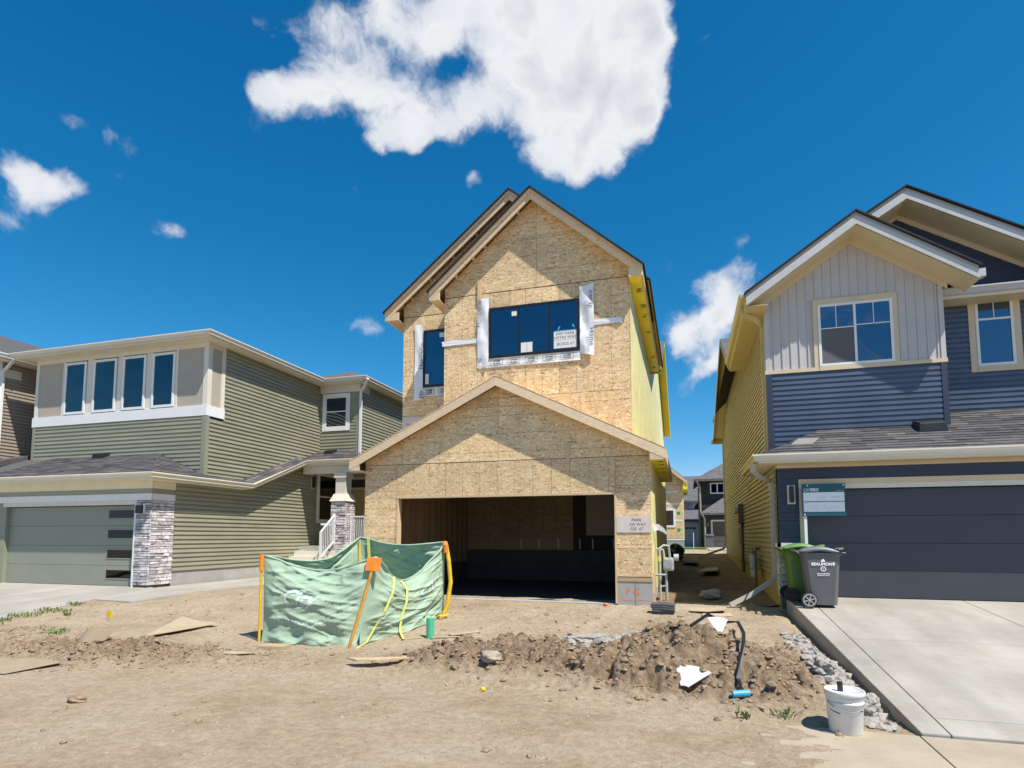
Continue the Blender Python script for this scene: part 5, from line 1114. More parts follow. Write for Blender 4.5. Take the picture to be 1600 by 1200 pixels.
    window(h, FU, 2.68, 4.035, 5.225, 6.52, vs=(.5,), fw=.05, trim='trim_tan', tw=.09, head=.12, d=.01, blind=.36, blind_mat='blind', bars=((.245, .255, .62, .97), (.745, .755, .62, .97), (.03, .48, .60, .615), (.52, .97, .62, .635)))
    fpart('insect_screen', 'screen_grey', h, FU, 2.735, 3.33, 5.28, 6.00, .036, .038)
    # ---------- recessed front to the right
    FR = ('F', 14.0)
    siding(uw, FR, [(4.905, 3.7), (8.4, 3.7), (8.4, 6.50), (4.905, 6.50)], [(5.63, 6.50, 5.10, 6.74)], EX, 'siding_navy')
    window(h, FR, 5.75, 6.40, 5.20, 6.62, fw=.05, trim='trim_tan', tw=.12, d=.006, hs=(.68,), bars=((.485, .51, .70, .97),))
    FR2 = ('F', 14.3); pc, pz, pk = 4.55, 9.08, .62
    w2 = lambda u: pz - .32 - pk * abs(u - pc)
    gw2 = MB().fpoly(FR2, [(1.72, 6.3), (8.4, 6.3), (8.4, w2(8.4)), (pc, w2(pc)), (1.72, w2(1.72))], -.2, -.012).build('gable_wall', 'trim_navy', h)
    siding(gw2, FR2, [(1.72, 6.3), (8.4, 6.3), (8.4, w2(8.4)), (pc, w2(pc)), (1.72, w2(1.72))], [], .15, 'trim_navy', lip=.012)
    # ---------- roofs
    def front_gable(yf, yw, yb, cx, zp, k, xl, xr):
        for xe in (xl, xr):
            ze = zp - k * abs(xe - cx); s = 1 if xe > cx else -1
            MB().slab([(cx, yf - .075, zp), (xe + s * .03, yf - .075, ze - k * .03), (xe + s * .03, yb, ze - k * .03), (cx, yb, zp)], .035).build('roof', 'shingle_black', h)
            barge(h, yf - .001, cx, zp, xe, k, .02, .10, 'trim_grey', name='drip_edge').location.y -= .0; barge(h, yf + .0, cx, zp, xe, k, .12, .17, 'trim_grey', thick=.03).location.y -= .035
            MB().slab([(cx, yf + .01, zp - .285), (xe, yf + .01, ze - .285), (xe, yw, ze - .285), (cx, yw, zp - .285)], .012).build('soffit', 'soffit_tan', h)
            MB().fpoly(('F', yw), [(cx, zp - .297), (xe - s * .3, zp - .297 - k * (abs(xe - cx) - .3)), (xe - s * .3, zp - .41 - k * (abs(xe - cx) - .3)), (cx, zp - .41)], -.0, .036).build('frieze_board', 'trim_tan', h)
    front_gable(12.6, 13.2, 17.5, cx, zp, k, 1.255, 5.30)
    front_gable(13.65, 14.3, 28.5, pc, pz, pk, 1.26, 8.6)
    ze = zp - k * (cx - 1.255)
    box_part('soffit', 'trim_olive', h, 1.26, X0, 12.62, 17.6, ze - .30, ze - .286); box_part('fascia', 'trim_olive', h, 1.245, 1.262, 12.62, 17.6, ze - .29, ze - .03)
    gutter('gutter', 'trim_olive', h, [(1.244, 12.62, ze - .01), (1.244, 17.6, ze - .01)], [Vector((-1, 0, 0))] * 2)
    fpart('end_cap', 'trim_grey', h, ('F', 12.58), 5.20, 5.40, zp - k * 2.05 - .2, zp - k * 2.05 - .05, -.15, 0)
    ny = Vector((0, -1, 0))
    box_part('soffit', 'soffit_tan', h, 4.95, 8.6, 13.52, 14.0, 6.50, 6.515); box_part('fascia', 'trim_cream', h, 4.95, 8.6, 13.505, 13.52, 6.50, 6.67)
    gutter('gutter', 'trim_grey', h, [(4.98, 13.504, 6.69), (8.6, 13.504, 6.69)], [ny, ny]); MB().slab([(4.95, 13.5, 6.69), (8.6, 13.5, 6.69), (8.6, 14.3, 7.02), (4.95, 14.3, 7.02)], .03).build('roof', 'shingle_grey', h)
    # cross gable on the left side
    r = MB().slab([(1.22, 17.6, 6.72), (1.22, 21.2, 8.58), (4.6, 21.2, 8.58), (4.6, 17.6, 6.72)], .05).build('roof', 'shingle_distant', h)
    r = MB().slab([(1.22, 21.2, 8.58), (1.22, 28.9, 6.30), (4.6, 28.9, 6.30), (4.6, 21.2, 8.58)], .05).build('roof', 'shingle_distant', h)
    MB().slab([(1.23, 21.2, 8.525), (1.23, 28.9, 6.245), (X0, 28.9, 6.245), (X0, 21.2, 8.525)], .02).build('soffit', 'trim_olive', h); MB().slab([(1.23, 17.6, 6.665), (1.23, 21.2, 8.525), (X0, 21.2, 8.525), (X0, 17.6, 6.665)], .02).build('soffit', 'trim_olive', h)
    for q in ([(21.2, 8.56), (28.9, 6.28), (28.9, 6.08), (21.2, 8.36)], [(17.6, 6.70), (21.2, 8.56), (21.2, 8.36), (17.6, 6.50)]): MB().fpoly(FS, q, .44, .462).build('barge_board', 'trim_olive', h)
    MB().box(1.15, X0, 28.85, 28.98, 6.05, 6.28).build('end_cap', 'trim_olive', h)
    # garage roof
    k = .486; z0 = 3.27; sf = math.hypot(1, k); xe = 1.32
    ro = MB().slab([(xe, 11.9, z0), (9, 11.9, z0), (9, 14.0, z0 + k * 2.1), (xe + 2.1, 14.0, z0 + k * 2.1)], .03).build('roof', 'shingle_grey', h)
    shingles(ro, (xe, 11.89, z0), (1, 0, 0), (0, 1, k), [(0, 0), (5.9, 0), (5.9, 2.1 * sf), (2.1, 2.1 * sf)], 'shingle_grey', .40, .152)
    rs = MB(); rs.slab([(xe, 11.9, z0), (xe, 13.2, z0), (xe + 1.3, 13.2, z0 + k * 1.3)], .03); rs.slab([(xe, 13.2, z0), (xe, 14.7, z0), (X0, 14.7, z0 + k * .36), (X0, 13.2, z0 + k * .36)], .03); rs = rs.build('roof', 'shingle_grey', h)
    shingles(rs, (xe - .01, 11.9, z0), (0, 1, 0), (1, 0, k), [(0, 0), (2.8, 0), (2.8, (.36 * sf)), (.36, (.36 * sf))], 'shingle_grey', .40, .152); shingles(rs, (xe - .01, 11.9, z0), (0, 1, 0), (1, 0, k), [(.36, (.36 * sf)), (1.3, (.36 * sf)), (1.3, 1.3 * sf)], 'shingle_grey', .40, .152)
    roof_vent(h, 4.5, 13.02, z0 + k * 1.12 + .02, k, s=.9)
    MB().hexa([(1.95, 12.36, z0 + k * .46 + .018), (2.33, 12.36, z0 + k * .46 + .018), (2.52, 12.70, z0 + k * .80 + .018), (2.14, 12.70, z0 + k * .80 + .018), (1.95, 12.36, z0 + k * .46 + .026), (2.33, 12.36, z0 + k * .46 + .026), (2.52, 12.70, z0 + k * .80 + .026), (2.14, 12.70, z0 + k * .80 + .026)]).build('roof_patch', 'roof_patch', h)
    sf_ = MB(); sf_.box(xe, 9, 11.9, 12.15, z0 - .135, z0 - .12); sf_.box(xe, X0 - .02, 12.15, 14.7, z0 - .135, z0 - .121); sf_.build('soffit', 'soffit_cream', h)
    fa = MB(); fa.box(xe - .015, 9, 11.885, 11.9, z0 - .15, z0); fa.box(xe - .015, xe, 11.9, 14.7, z0 - .15, z0); fa.build('fascia', 'trim_cream', h)
    gutter('gutter', 'trim_cream', h, [(9, 11.884, z0 + .01), (xe - .016, 11.884, z0 + .01)], [ny, Vector((-1, -1, 0))]); gutter('gutter', 'trim_olive', h, [(xe - .016, 11.884, z0 + .01), (xe - .016, 14.7, z0 + .01)], [Vector((-1, -1, 0)), Vector((-1, 0, 0))])
    # ---------- pipes on the side wall
    downspout(h, 'downspout_taupe', [(1.22, 12.05, 3.14), (1.22, 12.08, 3.0), (1.36, 12.32, 2.90), (1.60, 12.62, 2.84), (1.62, 12.62, 2.6), (1.62, 12.62, 1.02), (1.58, 12.60, .90), (1.15, 12.45, .62), (.75, 12.3, .42)], .085)
    downspout(h, 'trim_olive', [(1.19, 13.0, ze - .13), (1.22, 13.02, ze - .3), (1.5, 13.15, ze - .42), (1.63, 13.34, ze - .5), (1.63, 13.34, ze - .8), (1.63, 13.34, 3.52)], .075)
    downspout(h, 'downspout_taupe', [(1.64, 28.2, 6.0), (1.64, 28.2, 1.35), (1.5, 28.0, 1.2), (.45, 26.6, .86)], .09)
    m = MB().box(1.50, X0 - .02, 19.35, 19.75, 2.15, 2.75).build('electric_meter', 'metal_dark', h, bevel=.02)
    MB().tube([(1.62, 19.55, 2.15), (1.62, 19.55, .65)], .045, 8).build('conduit', 'metal_dark', m); MB().tube([(1.49, 19.5, 2.55), (1.40, 19.5, 2.55)], .11, 14).build('meter_dial', 'meter_grey', m); box_part('meter_label', 'paper', m, 1.47, 1.499, 19.5, 19.62, 2.6, 2.7)
    MB().tube([(1.63, 19.75, 1.4), (1.63, 20.1, 1.45), (1.60, 20.5, 1.45), (1.6, 20.5, 2.0), (1.63, 21.0, 2.05)], .03, 8).build('conduit', 'trim_olive', m)
    gm = MB().box(1.40, 1.56, 15.05, 15.35, .98, 1.32).build('gas_meter', 'meter_grey', h, bevel=.03)
    MB().tube([(1.48, 15.12, .98), (1.48, 15.12, .80)], .07, 12).build('meter_body', 'meter_grey', gm); MB().tube([(1.48, 15.28, .98), (1.48, 15.28, .82)], .07, 12).build('meter_body', 'meter_grey', gm)
    MB().tube([(1.5, 14.9, .45), (1.5, 14.9, 1.42), (1.5, 15.2, 1.46), (1.5, 15.2, 1.3)], .028, 8).build('gas_pipe', 'metal_dark', gm); MB().tube([(1.5, 15.3, 1.3), (1.5, 15.35, 1.46), (1.66, 15.4, 1.46)], .026, 8).build('gas_pipe', 'metal_dark', gm)
    MB().tube([(1.42, 15.7, 1.22), (1.58, 15.7, 1.22)], .09, 14).build('regulator', 'meter_grey', gm)
    box_part('vent_hood', 'trim_olive', h, 1.60, X0 - .015, 17.4, 17.55, 2.95, 3.15); box_part('vent_hood', 'trim_olive', h, 1.56, X0 - .015, 15.6, 15.75, 3.3, 3.45)
    return h
navy_house()

# ================================================================== houses at the far end of the side yard
def far_strand_house():
    h = thing('far_strand_house', 'distant tan strand board house with green tags beyond the side yard', 'house', (-3.5, 44, 1.0))
    fr = ('F', 44.0); pk = -2.6; wt = lambda u: 7.75 - .85 * abs(u - pk)
    w = MB().fpoly(fr, [(-6, 1.5), (-.28, 1.5), (-.28, wt(-.28)), (pk, wt(pk)), (-6, 4.9)], -6, -.01).build('wall', 'soil_dark', h)
    sheets(w, fr, [(-6, 1.6), (-.28, 1.6), (-.28, 5.45), (-6, 5.45)], [-6, -3.5, -2.2, -.28], [1.6, 2.9, 4.1, 5.45], 'osb_level', -.009, .01, gap=.008)
    sheets(w, fr, [(-4.8, 5.46), (-.28, 5.46), (-.28, wt(-.28)), (pk, wt(pk))], [-4.8, pk, -.28], [5.46, 8], 'osb_level', -.009, .01, gap=.008)
    fpart('foundation', 'concrete_wall', h, fr, -6, -.28, .6, 1.45, -2, 0); fpart('wrap_strip', 'wrap_white', h, fr, -4, -.28, 1.46, 1.58, 0, .02)
    for z in (2.82, 4.02, 4.9): fpart('wrap_strip', 'wrap_white', h, fr, -3.5, -.35 if z < 4.8 else -.6, z, z + .13, .012, .02)
    window(h, fr, -2.6, -.98, 2.55, 3.60, frame='metal_black', d=.012, trim='wrap_white', tw=.16, back='room_black')
    for z in (3.30, 2.1): fpart('panel_tag', 'tag_green', h, fr, -.72, -.50, z, z + .22, .012, .02)
    for s, xe in ((1, .05), (-1, -5.3)): MB().slab([(pk, 43.5, 8.0), (xe, 43.5, 8.0 - .85 * abs(xe - pk)), (xe, 50, 8.0 - .85 * abs(xe - pk)), (pk, 50, 8.0)], .14).build('roof', 'shingle_black', h)
    barge(h, 43.49, pk, 8.0, .05, .85, .04, .28, 'lumber'); fpart('wall', 'film_yellow', h, ('R', -.27), 44, 50, 1.5, 5.6, -.1, .01)
    fpart('soffit', 'soffit_yellow', h, ('R', -.27), 43.55, 50, 5.1, 5.65, .012, .31)
    return h
far_strand_house()
def far_white_house():
    h = thing('far_white_house', 'distant white house with grey roof and garage door beyond the side yard', 'house', (.8, 60, .9))
    fr = ('F', 60.0)
    MB().fbox(fr, -3, 4, .8, 5.25, -8, 0).build('wall', 'wall_white_far', h)
    MB().slab([(-3.4, 59.5, 5.2), (4.4, 59.5, 5.2), (4.4, 64, 8.0), (-3.4, 64, 8.0)], .2).build('roof', 'shingle_distant', h)
    fpart('garage_wall', 'wall_white_far', h, ('F', 57.0), -.6, 1.6, .8, 3.3, -3, 0); MB().slab([(-.8, 56.6, 3.25), (1.9, 56.6, 3.25), (1.9, 60, 4.4), (-.8, 60, 4.4)], .15).build('lower_roof', 'shingle_distant', h)
    fpart('garage_door', 'trim_white', h, ('F', 57.0), -.35, 1.05, 1.1, 2.95, .004, .05)
    for u in (-.22, .12, .46): fpart('door_window', 'room_black', h, ('F', 57.0), u, u + .26, 2.42, 2.58, .052, .06)
    window(h, fr, .55, 1.4, 4.0, 5.0, d=.01, back='room_black'); fpart('window_box', 'trim_olive', h, fr, -.6, .0, 4.2, 5.1, .0, .2)
    return h
far_white_house()
def far_charcoal_house():
    h = thing('far_charcoal_house', 'distant charcoal house with white framed window and brown garage door', 'house', (3, 48, .9))
    fr = ('F', 48.0); w = MB().fbox(fr, .95, 8, .8, 6.1, -8, -.02).build('wall', 'wall_charcoal', h)
    siding(w, fr, [(.95, 3.4), (3.6, 3.4), (3.6, 6.1), (.95, 6.1)], [], .3, 'wall_charcoal', lip=.03)
    fpart('trim', 'wall_charcoal', h, fr, .95, 8, 3.9, 4.5, .03, .06)
    window(h, fr, 1.72, 2.78, 5.02, 5.87, vs=(.5,), fw=.09, d=.04, back='reflected_sky_blue')
    MB().slab([(.55, 47.4, 6.15), (8.4, 47.4, 6.15), (5.6, 51.5, 8.7), (4.6, 51.5, 8.7)], .18).build('roof', 'shingle_distant', h); MB().slab([(.55, 47.4, 6.15), (4.6, 51.5, 8.7), (.55, 56, 6.15)], .16).build('roof', 'shingle_distant', h)
    g = ('F', 45.5); fpart('garage_wall', 'wall_charcoal', h, g, 1.15, 8, .8, 3.5, -2.5, 0)
    MB().slab([(.9, 45.0, 3.45), (8.2, 45.0, 3.45), (8.2, 48, 4.75), (2.7, 48, 4.75)], .15).build('lower_roof', 'shingle_distant', h)
    tr = MB(); tr.fbox(g, 1.62, 1.74, .9, 2.95, 0, .06); tr.fbox(g, 1.74, 5, 2.83, 2.95, 0, .06); tr.build('door_trim', 'trim_cream', h)
    for i in range(4): fpart('door_section', 'door_brown_far', h, g, 1.75, 5, .92 + i * .475, .92 + (i + 1) * .475 - .02, .0, .03)
    wall_lamp(h, g, 1.36, 1.48, 2.5, 2.75, .01); downspout(h, 'downspout_taupe', [(.75, 47.4, 6.0), (.98, 47.7, 5.5), (1.0, 47.7, 3.6)], .1); downspout(h, 'downspout_taupe', [(1.05, 45.0, 3.3), (1.22, 45.3, 3.0), (1.22, 45.3, 1.0)], .1)
    return h
far_charcoal_house()
struct(MB().box(1.2, 8, 36.5, 45.48, .80, .955).build('driveway.002', 'concrete'))

# ================================================================== bins, sign and meter
def wheeled_bin(name, label, x, y, z, body, lid, group, rot=0.0, mark=False):
    """wheels towards -X, lid opening towards +X"""
    t = thing(name, label, 'bin', (x, y, z), group)
    mb = MB(); lo = []; hi = []
    def ring(x0, x1, w, zz, c=.05):
        return [(x0 + c, -w, zz), (x1 - c, -w, zz), (x1, -w + c, zz), (x1, w - c, zz), (x1 - c, w, zz), (x0 + c, w, zz), (x0, w - c, zz), (x0, -w + c, zz)]
    L = [ring(-.20, .235, .225, .035), ring(-.225, .255, .24, .30), ring(-.275, .29, .27, .80), ring(-.285, .295, .275, .88), ring(-.315, .325, .295, .885), ring(-.315, .325, .295, .935)]
    mb.v = [p for r_ in L for p in r_]; n = 8
    for i in range(len(L) - 1):
        for k in range(n): mb.f.append((i * n + k, i * n + (k + 1) % n, (i + 1) * n + (k + 1) % n, (i + 1) * n + k))
    mb.f.append(tuple(range(n - 1, -1, -1))); mb.f.append(tuple((len(L) - 1) * n + k for k in range(n)))
    def put(m, nm, mat, par=None, **kw):
        m.v = [(x + a, y + b, z + c) for a, b, c in m.v]; return m.build(nm, mat, par or t, **kw)
    put(mb, 'bin_body', body, bevel=.012)
    ld_ = MB(); rows = []
    for i in range(13):
        s = i / 12; xx = -.34 + .71 * s; zz = .955 + .055 * math.sin(math.pi * min(1, s * 1.15)) - .035 * max(0, s - .8) / .2
        for j in range(9):
            q = j / 8 * 2 - 1; rows.append((xx, q * .315, zz + .035 * (1 - q ** 4) * math.sin(math.pi * s)))
    nv = len(rows); ld_.v = rows + [(a, b, max(.938, c - .05)) for a, b, c in rows]
    for i in range(12):
        for j in range(8):
            a = i * 9 + j; ld_.f.append((a, a + 1, a + 10, a + 9)); ld_.f.append((nv + a, nv + a + 9, nv + a + 10, nv + a + 1))
    rim = [j for j in range(9)] + [i * 9 + 8 for i in range(1, 13)] + [12 * 9 + j for j in range(7, -1, -1)] + [i * 9 for i in range(11, 0, -1)]
    for a, b in zip(rim, rim[1:] + rim[:1]): ld_.f.append((a, nv + a, nv + b, b))
    put(ld_, 'lid', lid, smooth=True)
    hd = MB().tube([(-.315, -.26, .90), (-.40, -.26, .955), (-.42, -.2, .965), (-.42, .2, .965), (-.40, .26, .955), (-.315, .26, .90)], .018, 8); put(hd, 'handle', body)
    lh = MB().tube([(.30, -.12, .985), (.37, -.10, 1.0), (.385, 0, 1.0), (.37, .10, 1.0), (.30, .12, .985)], .018, 8); put(lh, 'lid_handle', lid)
    put(MB().tube([(-.22, -.29, .125), (-.22, .29, .125)], .014, 8), 'axle', 'metal_dark')
    for s in (-1, 1):
        wl = MB(); wl.tube([(-.22, s * .255, .125), (-.22, s * .315, .125)], .125, 22); wo = put(wl, 'wheel', 'rubber')
        hb = MB()
        for k in range(22):
            a, b = 2 * math.pi * k / 22, 2 * math.pi * (k + 1) / 22
            for (r0, r1) in ((.085, .108),):
                c = [(r0, a), (r1, a), (r1, b), (r0, b)]; hb.prism([(-.22 + r_ * math.cos(g_), s * .3155, .125 + r_ * math.sin(g_)) for r_, g_ in c], [(-.22 + r_ * math.cos(g_), s * .322, .125 + r_ * math.sin(g_)) for r_, g_ in c])
        for k in range(6):
            a = 2 * math.pi * k / 6 + .3; c, d = Vector((math.cos(a), 0, math.sin(a))), Vector((-math.sin(a), 0, math.cos(a)))
            o_ = Vector((-.22, s * .3155, .125)); q = [o_ + c * .02 + d * .012, o_ + c * .09 + d * .009, o_ + c * .09 - d * .009, o_ + c * .02 - d * .012]
            hb.prism(q, [p + Vector((0, s * .006, 0)) for p in q])
        hb.tube([(-.22, s * .315, .125), (-.22, s * .326, .125)], .026, 12); put(hb, 'rim', 'hubcap' if body == 'bin_grey' else 'rubber', wo)
    if mark:
        fr = ('F', y); um = x + .02
        zz = lambda q: z + q; dd = .277
        text(t, 'BEAUMONT', .068, fr, um, zz(.735), dd - .002, 'white_print', bold=.003, name='lettering')
        for i, tx in enumerate(('WASTE SERVICES', 'GARBAGE ONLY')): text(t, tx, .026, fr, um, zz(.575 - i * .028), dd - .012, 'white_print', bold=.001)
        MB().fpoly(fr, [(um - .035, zz(.775)), (um + .035, zz(.775)), (um + .028, zz(.80)), (um, zz(.835)), (um - .028, zz(.80))], dd - .004, dd - .001).build('emblem', 'white_print', t)
        em = MB()
        for k in range(20):
            a, b = 2 * math.pi * k / 20, 2 * math.pi * (k + 1) / 20; c = [(.030, a), (.044, a), (.044, b), (.030, b)]
            em.prism([P(fr, um + r_ * math.cos(g_), zz(.655) + r_ * math.sin(g_), dd - .012) for r_, g_ in c], [P(fr, um + r_ * math.cos(g_), zz(.655) + r_ * math.sin(g_), dd - .006) for r_, g_ in c])
        for k in range(3):
            a = 2 * math.pi * k / 3 + .5; em.fpoly(fr, [(um + .006 * math.cos(a + 1.57), zz(.655) + .006 * math.sin(a + 1.57)), (um + .026 * math.cos(a), zz(.655) + .026 * math.sin(a)), (um + .006 * math.cos(a - 1.57), zz(.655) + .006 * math.sin(a - 1.57))], dd - .012, dd - .006)
        em.build('emblem', 'white_print', t)
    return t
gb = wheeled_bin('wheelie_bin', 'grey wheeled garbage bin with white lettering standing on the pale driveway', 2.19, 11.55, drive_z(11.5), 'bin_grey', 'bin_lid', 'wheeled bins by the garage', mark=True)
wheeled_bin('wheelie_bin', 'green wheeled bin squeezed between the stone base and the grey bin', 1.98, 12.0 - .05 + .0, drive_z(12.0) , 'bin_green', 'bin_green_lid', 'wheeled bins by the garage')
fb = thing('wheelie_bin', 'dark bin in front of the distant charcoal house', 'bin', (1.45, 44.6, .955))
MB().box(1.2, 1.72, 44.4, 44.8, .96, 1.75).build('bin_body', 'bin_grey', fb, bevel=.04); MB().box(1.14, 1.78, 44.35, 44.85, 1.752, 1.90).build('lid', 'bin_lid', fb, bevel=.05)
def builder_sign():
    t = thing('builder_sign', 'teal and white builder sign on a white post in front of the dark garage door', 'sign', (2.05, 12.1, drive_z(12.1)))
    fr = ('F', 12.10); k = 12.10 / 11.7
    u0, u1, z0, z1 = 2.06, 2.79, 2.125, 2.725
    MB().box(2.085, 2.135, 12.105, 12.155, drive_z(12.1), 2.70).build('post', 'trim_white', t)
    b = fpart('sign_board', 'sign_teal', t, fr, u0, u1, z0, z1, .0, .012)
    for (a, c) in ((2.40, 2.565), (2.205, 2.385)): fpart('sign_field', 'white_print', b, fr, u0 + .025, u1 - .02, a, c, .012, .014)
    text(b, 'CAN', .083, fr, u0 + .03, 2.61, .0145, 'white_print', align='LEFT', squash=.75); text(b, 'TIRO', .083, fr, u0 + .145, 2.61, .0145, 'white_print', align='LEFT', bold=.003, squash=.75)
    text(b, 'cantiro.ca', .028, fr, u1 - .03, 2.595, .0145, 'white_print', align='RIGHT')
    for tx, u, z in (('LOT', u0 + .04, 2.548), ('BLOCK', u0 + .04, 2.368)): text(b, tx, .02, fr, u, z, .0145, 'sign_teal', align='LEFT')
    for tx, u, z in (('52', u0 + .37, 2.47), ('PARK', u0 + .56, 2.47), ('63', u0 + .21, 2.29), ('V', u0 + .37, 2.29), ('WAY', u0 + .55, 2.29)): text(b, tx, .07, fr, u, z, .0145, 'ink_faint', shear=.2)
    for u, z in ((u0 + .10, z1 - .03), (u1 - .03, z1 - .03), (u0 + .04, z0 + .03)): MB().tube([P(fr, u, z, .012), P(fr, u, z, .018)], .013, 10).build('screw', 'white_print', b)
builder_sign()
def gas_meter():
    t = thing('gas_meter', 'grey gas meter on pipes beside the yellow wall of the unfinished house', 'meter', (-.5, 13.0, .4))
    mb = MB().box(-.52, -.30, 12.95, 13.20, 1.02, 1.30).build('meter_body', 'meter_grey', t, bevel=.04)
    MB().tube([(-.42, 12.94, 1.16), (-.42, 12.88, 1.16)], .09, 16).build('meter_dial', 'metal_grey', t); MB().tube([(-.30, 13.08, 1.30), (-.20, 13.08, 1.30)], .075, 14).build('regulator', 'meter_grey', t)
    MB().tube([(-.58, 12.86, .36), (-.58, 12.86, 1.02), (-.58, 12.86, 1.50), (-.50, 12.9, 1.56), (-.40, 12.95, 1.55), (-.38, 13.0, 1.30)], .026, 10).build('gas_pipe', 'meter_grey', t)
    MB().tube([(-.50, 13.15, 1.28), (-.52, 13.15, 1.46), (-.66, 13.15, 1.48)], .026, 10).build('gas_pipe', 'meter_grey', t)
    MB().tube([(-.46, 13.05, 1.02), (-.46, 13.05, .38)], .03, 10).build('gas_pipe', 'meter_grey', t)
    MB().tube([(-.67, 12.75, .95), (-.46, 12.80, .95)], .022, 8).build('bracket', 'metal_grey', t); MB().tube([(-.60, 12.86, .70), (-.46, 13.05, .70)], .02, 8).build('bracket', 'metal_grey', t)
    box_part('valve_tag', 'strap', t, -.61, -.55, 12.825, 12.832, 1.22, 1.34)
gas_meter()

# ================================================================== the green waste bag
def waste_bag():
    t = thing('waste_bag', 'large open green fabric waste bag held up by orange and yellow posts', 'waste bag', (-5.4, 9.0, .18))
    A, B, C, D = Vector((-6.30, 7.74, .13)), Vector((-4.70, 7.80, .13)), Vector((-4.42, 10.35, .26)), Vector((-6.12, 10.42, .26))
    TA, TB, TC, TD = Vector((-6.34, 7.76, 1.45)), Vector((-4.50, 7.95, 1.435)), Vector((-4.40, 10.33, 1.64)), Vector((-6.24, 10.40, 1.73))
    mid = (A + B + C + D) / 4
    def panel(b0, b1, t0, t1, sag, seed, bulge, name, nu=112, nv=80):
        e = (b1 - b0); nrm = Vector((e.y, -e.x, 0)).normalized()
        if nrm.dot((b0 + b1) / 2 - mid) < 0: nrm = -nrm
        S, T = np.meshgrid(np.linspace(0, 1, nu), np.linspace(0, 1, nv)); V = np.zeros(S.shape + (3,))
        b0_, b1_, t0_, t1_ = [np.array(q) for q in (b0, b1, t0, t1)]
        for i in range(3):
            lo = b0_[i] * (1 - S) + b1_[i] * S; hi = t0_[i] * (1 - S) + t1_[i] * S; V[..., i] = lo * (1 - T) + hi * T
        sg = np.sin(np.pi * S) ** 1.2
        V[..., 2] -= sag * sg * T ** 1.3
        out = bulge * np.sin(np.pi * T) ** .8 * np.sin(np.pi * np.clip(S, .0, 1)) ** .7 - .16 * sg * T ** 3 + .10 * np.exp(-(T / .10) ** 2) * (.4 + .6 * np.sin(np.pi * S))
        # folds that hang from both top corners, pull lines along the rim, crumples at the foot
        f1 = np.sin((S * 1.0 + (1 - T) * .75) * 13 + seed) * np.exp(-((S - .10) / .24) ** 2) * T
        f2 = np.sin(((1 - S) + (1 - T) * .75) * 13 + seed * 1.7) * np.exp(-((S - .90) / .24) ** 2) * T
        f3 = np.sin((S * 2 + T) * 9 + seed) * (1 - T) ** 2
        rg = lambda a_, b_, sd: (1 - np.abs(2 * fbm(a_, b_, sd, 3) - 1)) ** 5
        wr = .026 * (f1 + f2) + .026 * f3 + .10 * (fbm(S * 2.2, T * 2 + seed, seed, 3) - .5) + .045 * rg(S * 1.4, T * 4.5 - S * 1.8, seed + 5) + .030 * rg(S * 2.2 + 3, T * 8 + S * 3, seed + 9) + .010 * rg(S * 5, T * 13 - S * 4, seed + 11)
        edge = np.minimum(1, 8 * np.minimum(S, 1 - S))
        out = out + wr * edge
        V[..., 0] += nrm.x * out; V[..., 1] += nrm.y * out
        V[..., 2] = np.maximum(V[..., 2], g0(V[..., 1]) + .012) + .02 * (fbm(S * 9, S * 0, seed) - .5) * (T < .03)
        mb = MB(); mb.v = [tuple(map(float, q)) for q in V.reshape(-1, 3)]
        mb.f = [(j * nu + i, j * nu + i + 1, (j + 1) * nu + i + 1, (j + 1) * nu + i) for j in range(nv - 1) for i in range(nu - 1)]
        o = mb.build(name, 'tarp', t, smooth=True, solid=False)
        MB().tube([tuple(map(float, q)) for q in V[-1, ::3]], .017, 7).build('hem', 'tarp', o, smooth=True)
        return o, V, nrm
    pf, VF, nf = panel(A, B, TA, TB, .22, 3, .10, 'tarp_panel'); pr, VR, nr = panel(B, C, TB, TC, .52, 8, .10, 'tarp_panel'); pb, VB, nb = panel(D, C, TD, TC, .10, 12, .04, 'tarp_panel'); pl, VL, nl = panel(A, D, TA, TD, .25, 17, .05, 'tarp_panel')
    MB().add([tuple(A + Vector((0, 0, .03))), tuple(B + Vector((0, 0, .03))), tuple(C + Vector((0, 0, .03))), tuple(D + Vector((0, 0, .03)))], [(0, 1, 2, 3)]).build('bag_floor', 'tarp', t, solid=False)
    # faded print: letters pressed onto the folds of the two front panels
    def on_panel(V, nrm, par, body, size, s0, t0, wid, hei, shear=0.0, bold=.0):
        o = text(par, body, 1.0, ('F', 0.0), 0, 0, 0, 'faded_print', shear=shear, bold=bold); me = o.data
        bm = bmesh.new(); bm.from_mesh(me); bmesh.ops.triangulate(bm, faces=bm.faces)
        for _ in range(3):
            ee = [e for e in bm.edges if e.calc_length() > .12]
            if ee: bmesh.ops.subdivide_edges(bm, edges=ee, cuts=1)
        bmesh.ops.triangulate(bm, faces=bm.faces); bm.to_mesh(me); bm.free()
        og = ORG[par.name]; nv, nu = V.shape[:2]
        xs_ = [v.co.x + og.x for v in me.vertices]; zs_ = [v.co.z + og.z for v in me.vertices]; w_ = max(xs_) - min(xs_); h_ = max(zs_) - min(zs_)
        for v in me.vertices:
            s = s0 + (v.co.x + og.x - min(xs_)) / w_ * wid; tt = t0 + (v.co.z + og.z - min(zs_)) / h_ * hei
            fi, fj = s * (nu - 1), tt * (nv - 1); i, j = int(fi), int(fj); a, b = fi - i, fj - j
            p = (V[j, i] * (1 - a) + V[j, i + 1] * a) * (1 - b) + (V[j + 1, i] * (1 - a) + V[j + 1, i + 1] * a) * b
            v.co = Vector(p) + nrm * .005 - og
    on_panel(VF, nf, pf, 'City', .3, .24, .44, .34, .27, shear=.3, bold=.03)
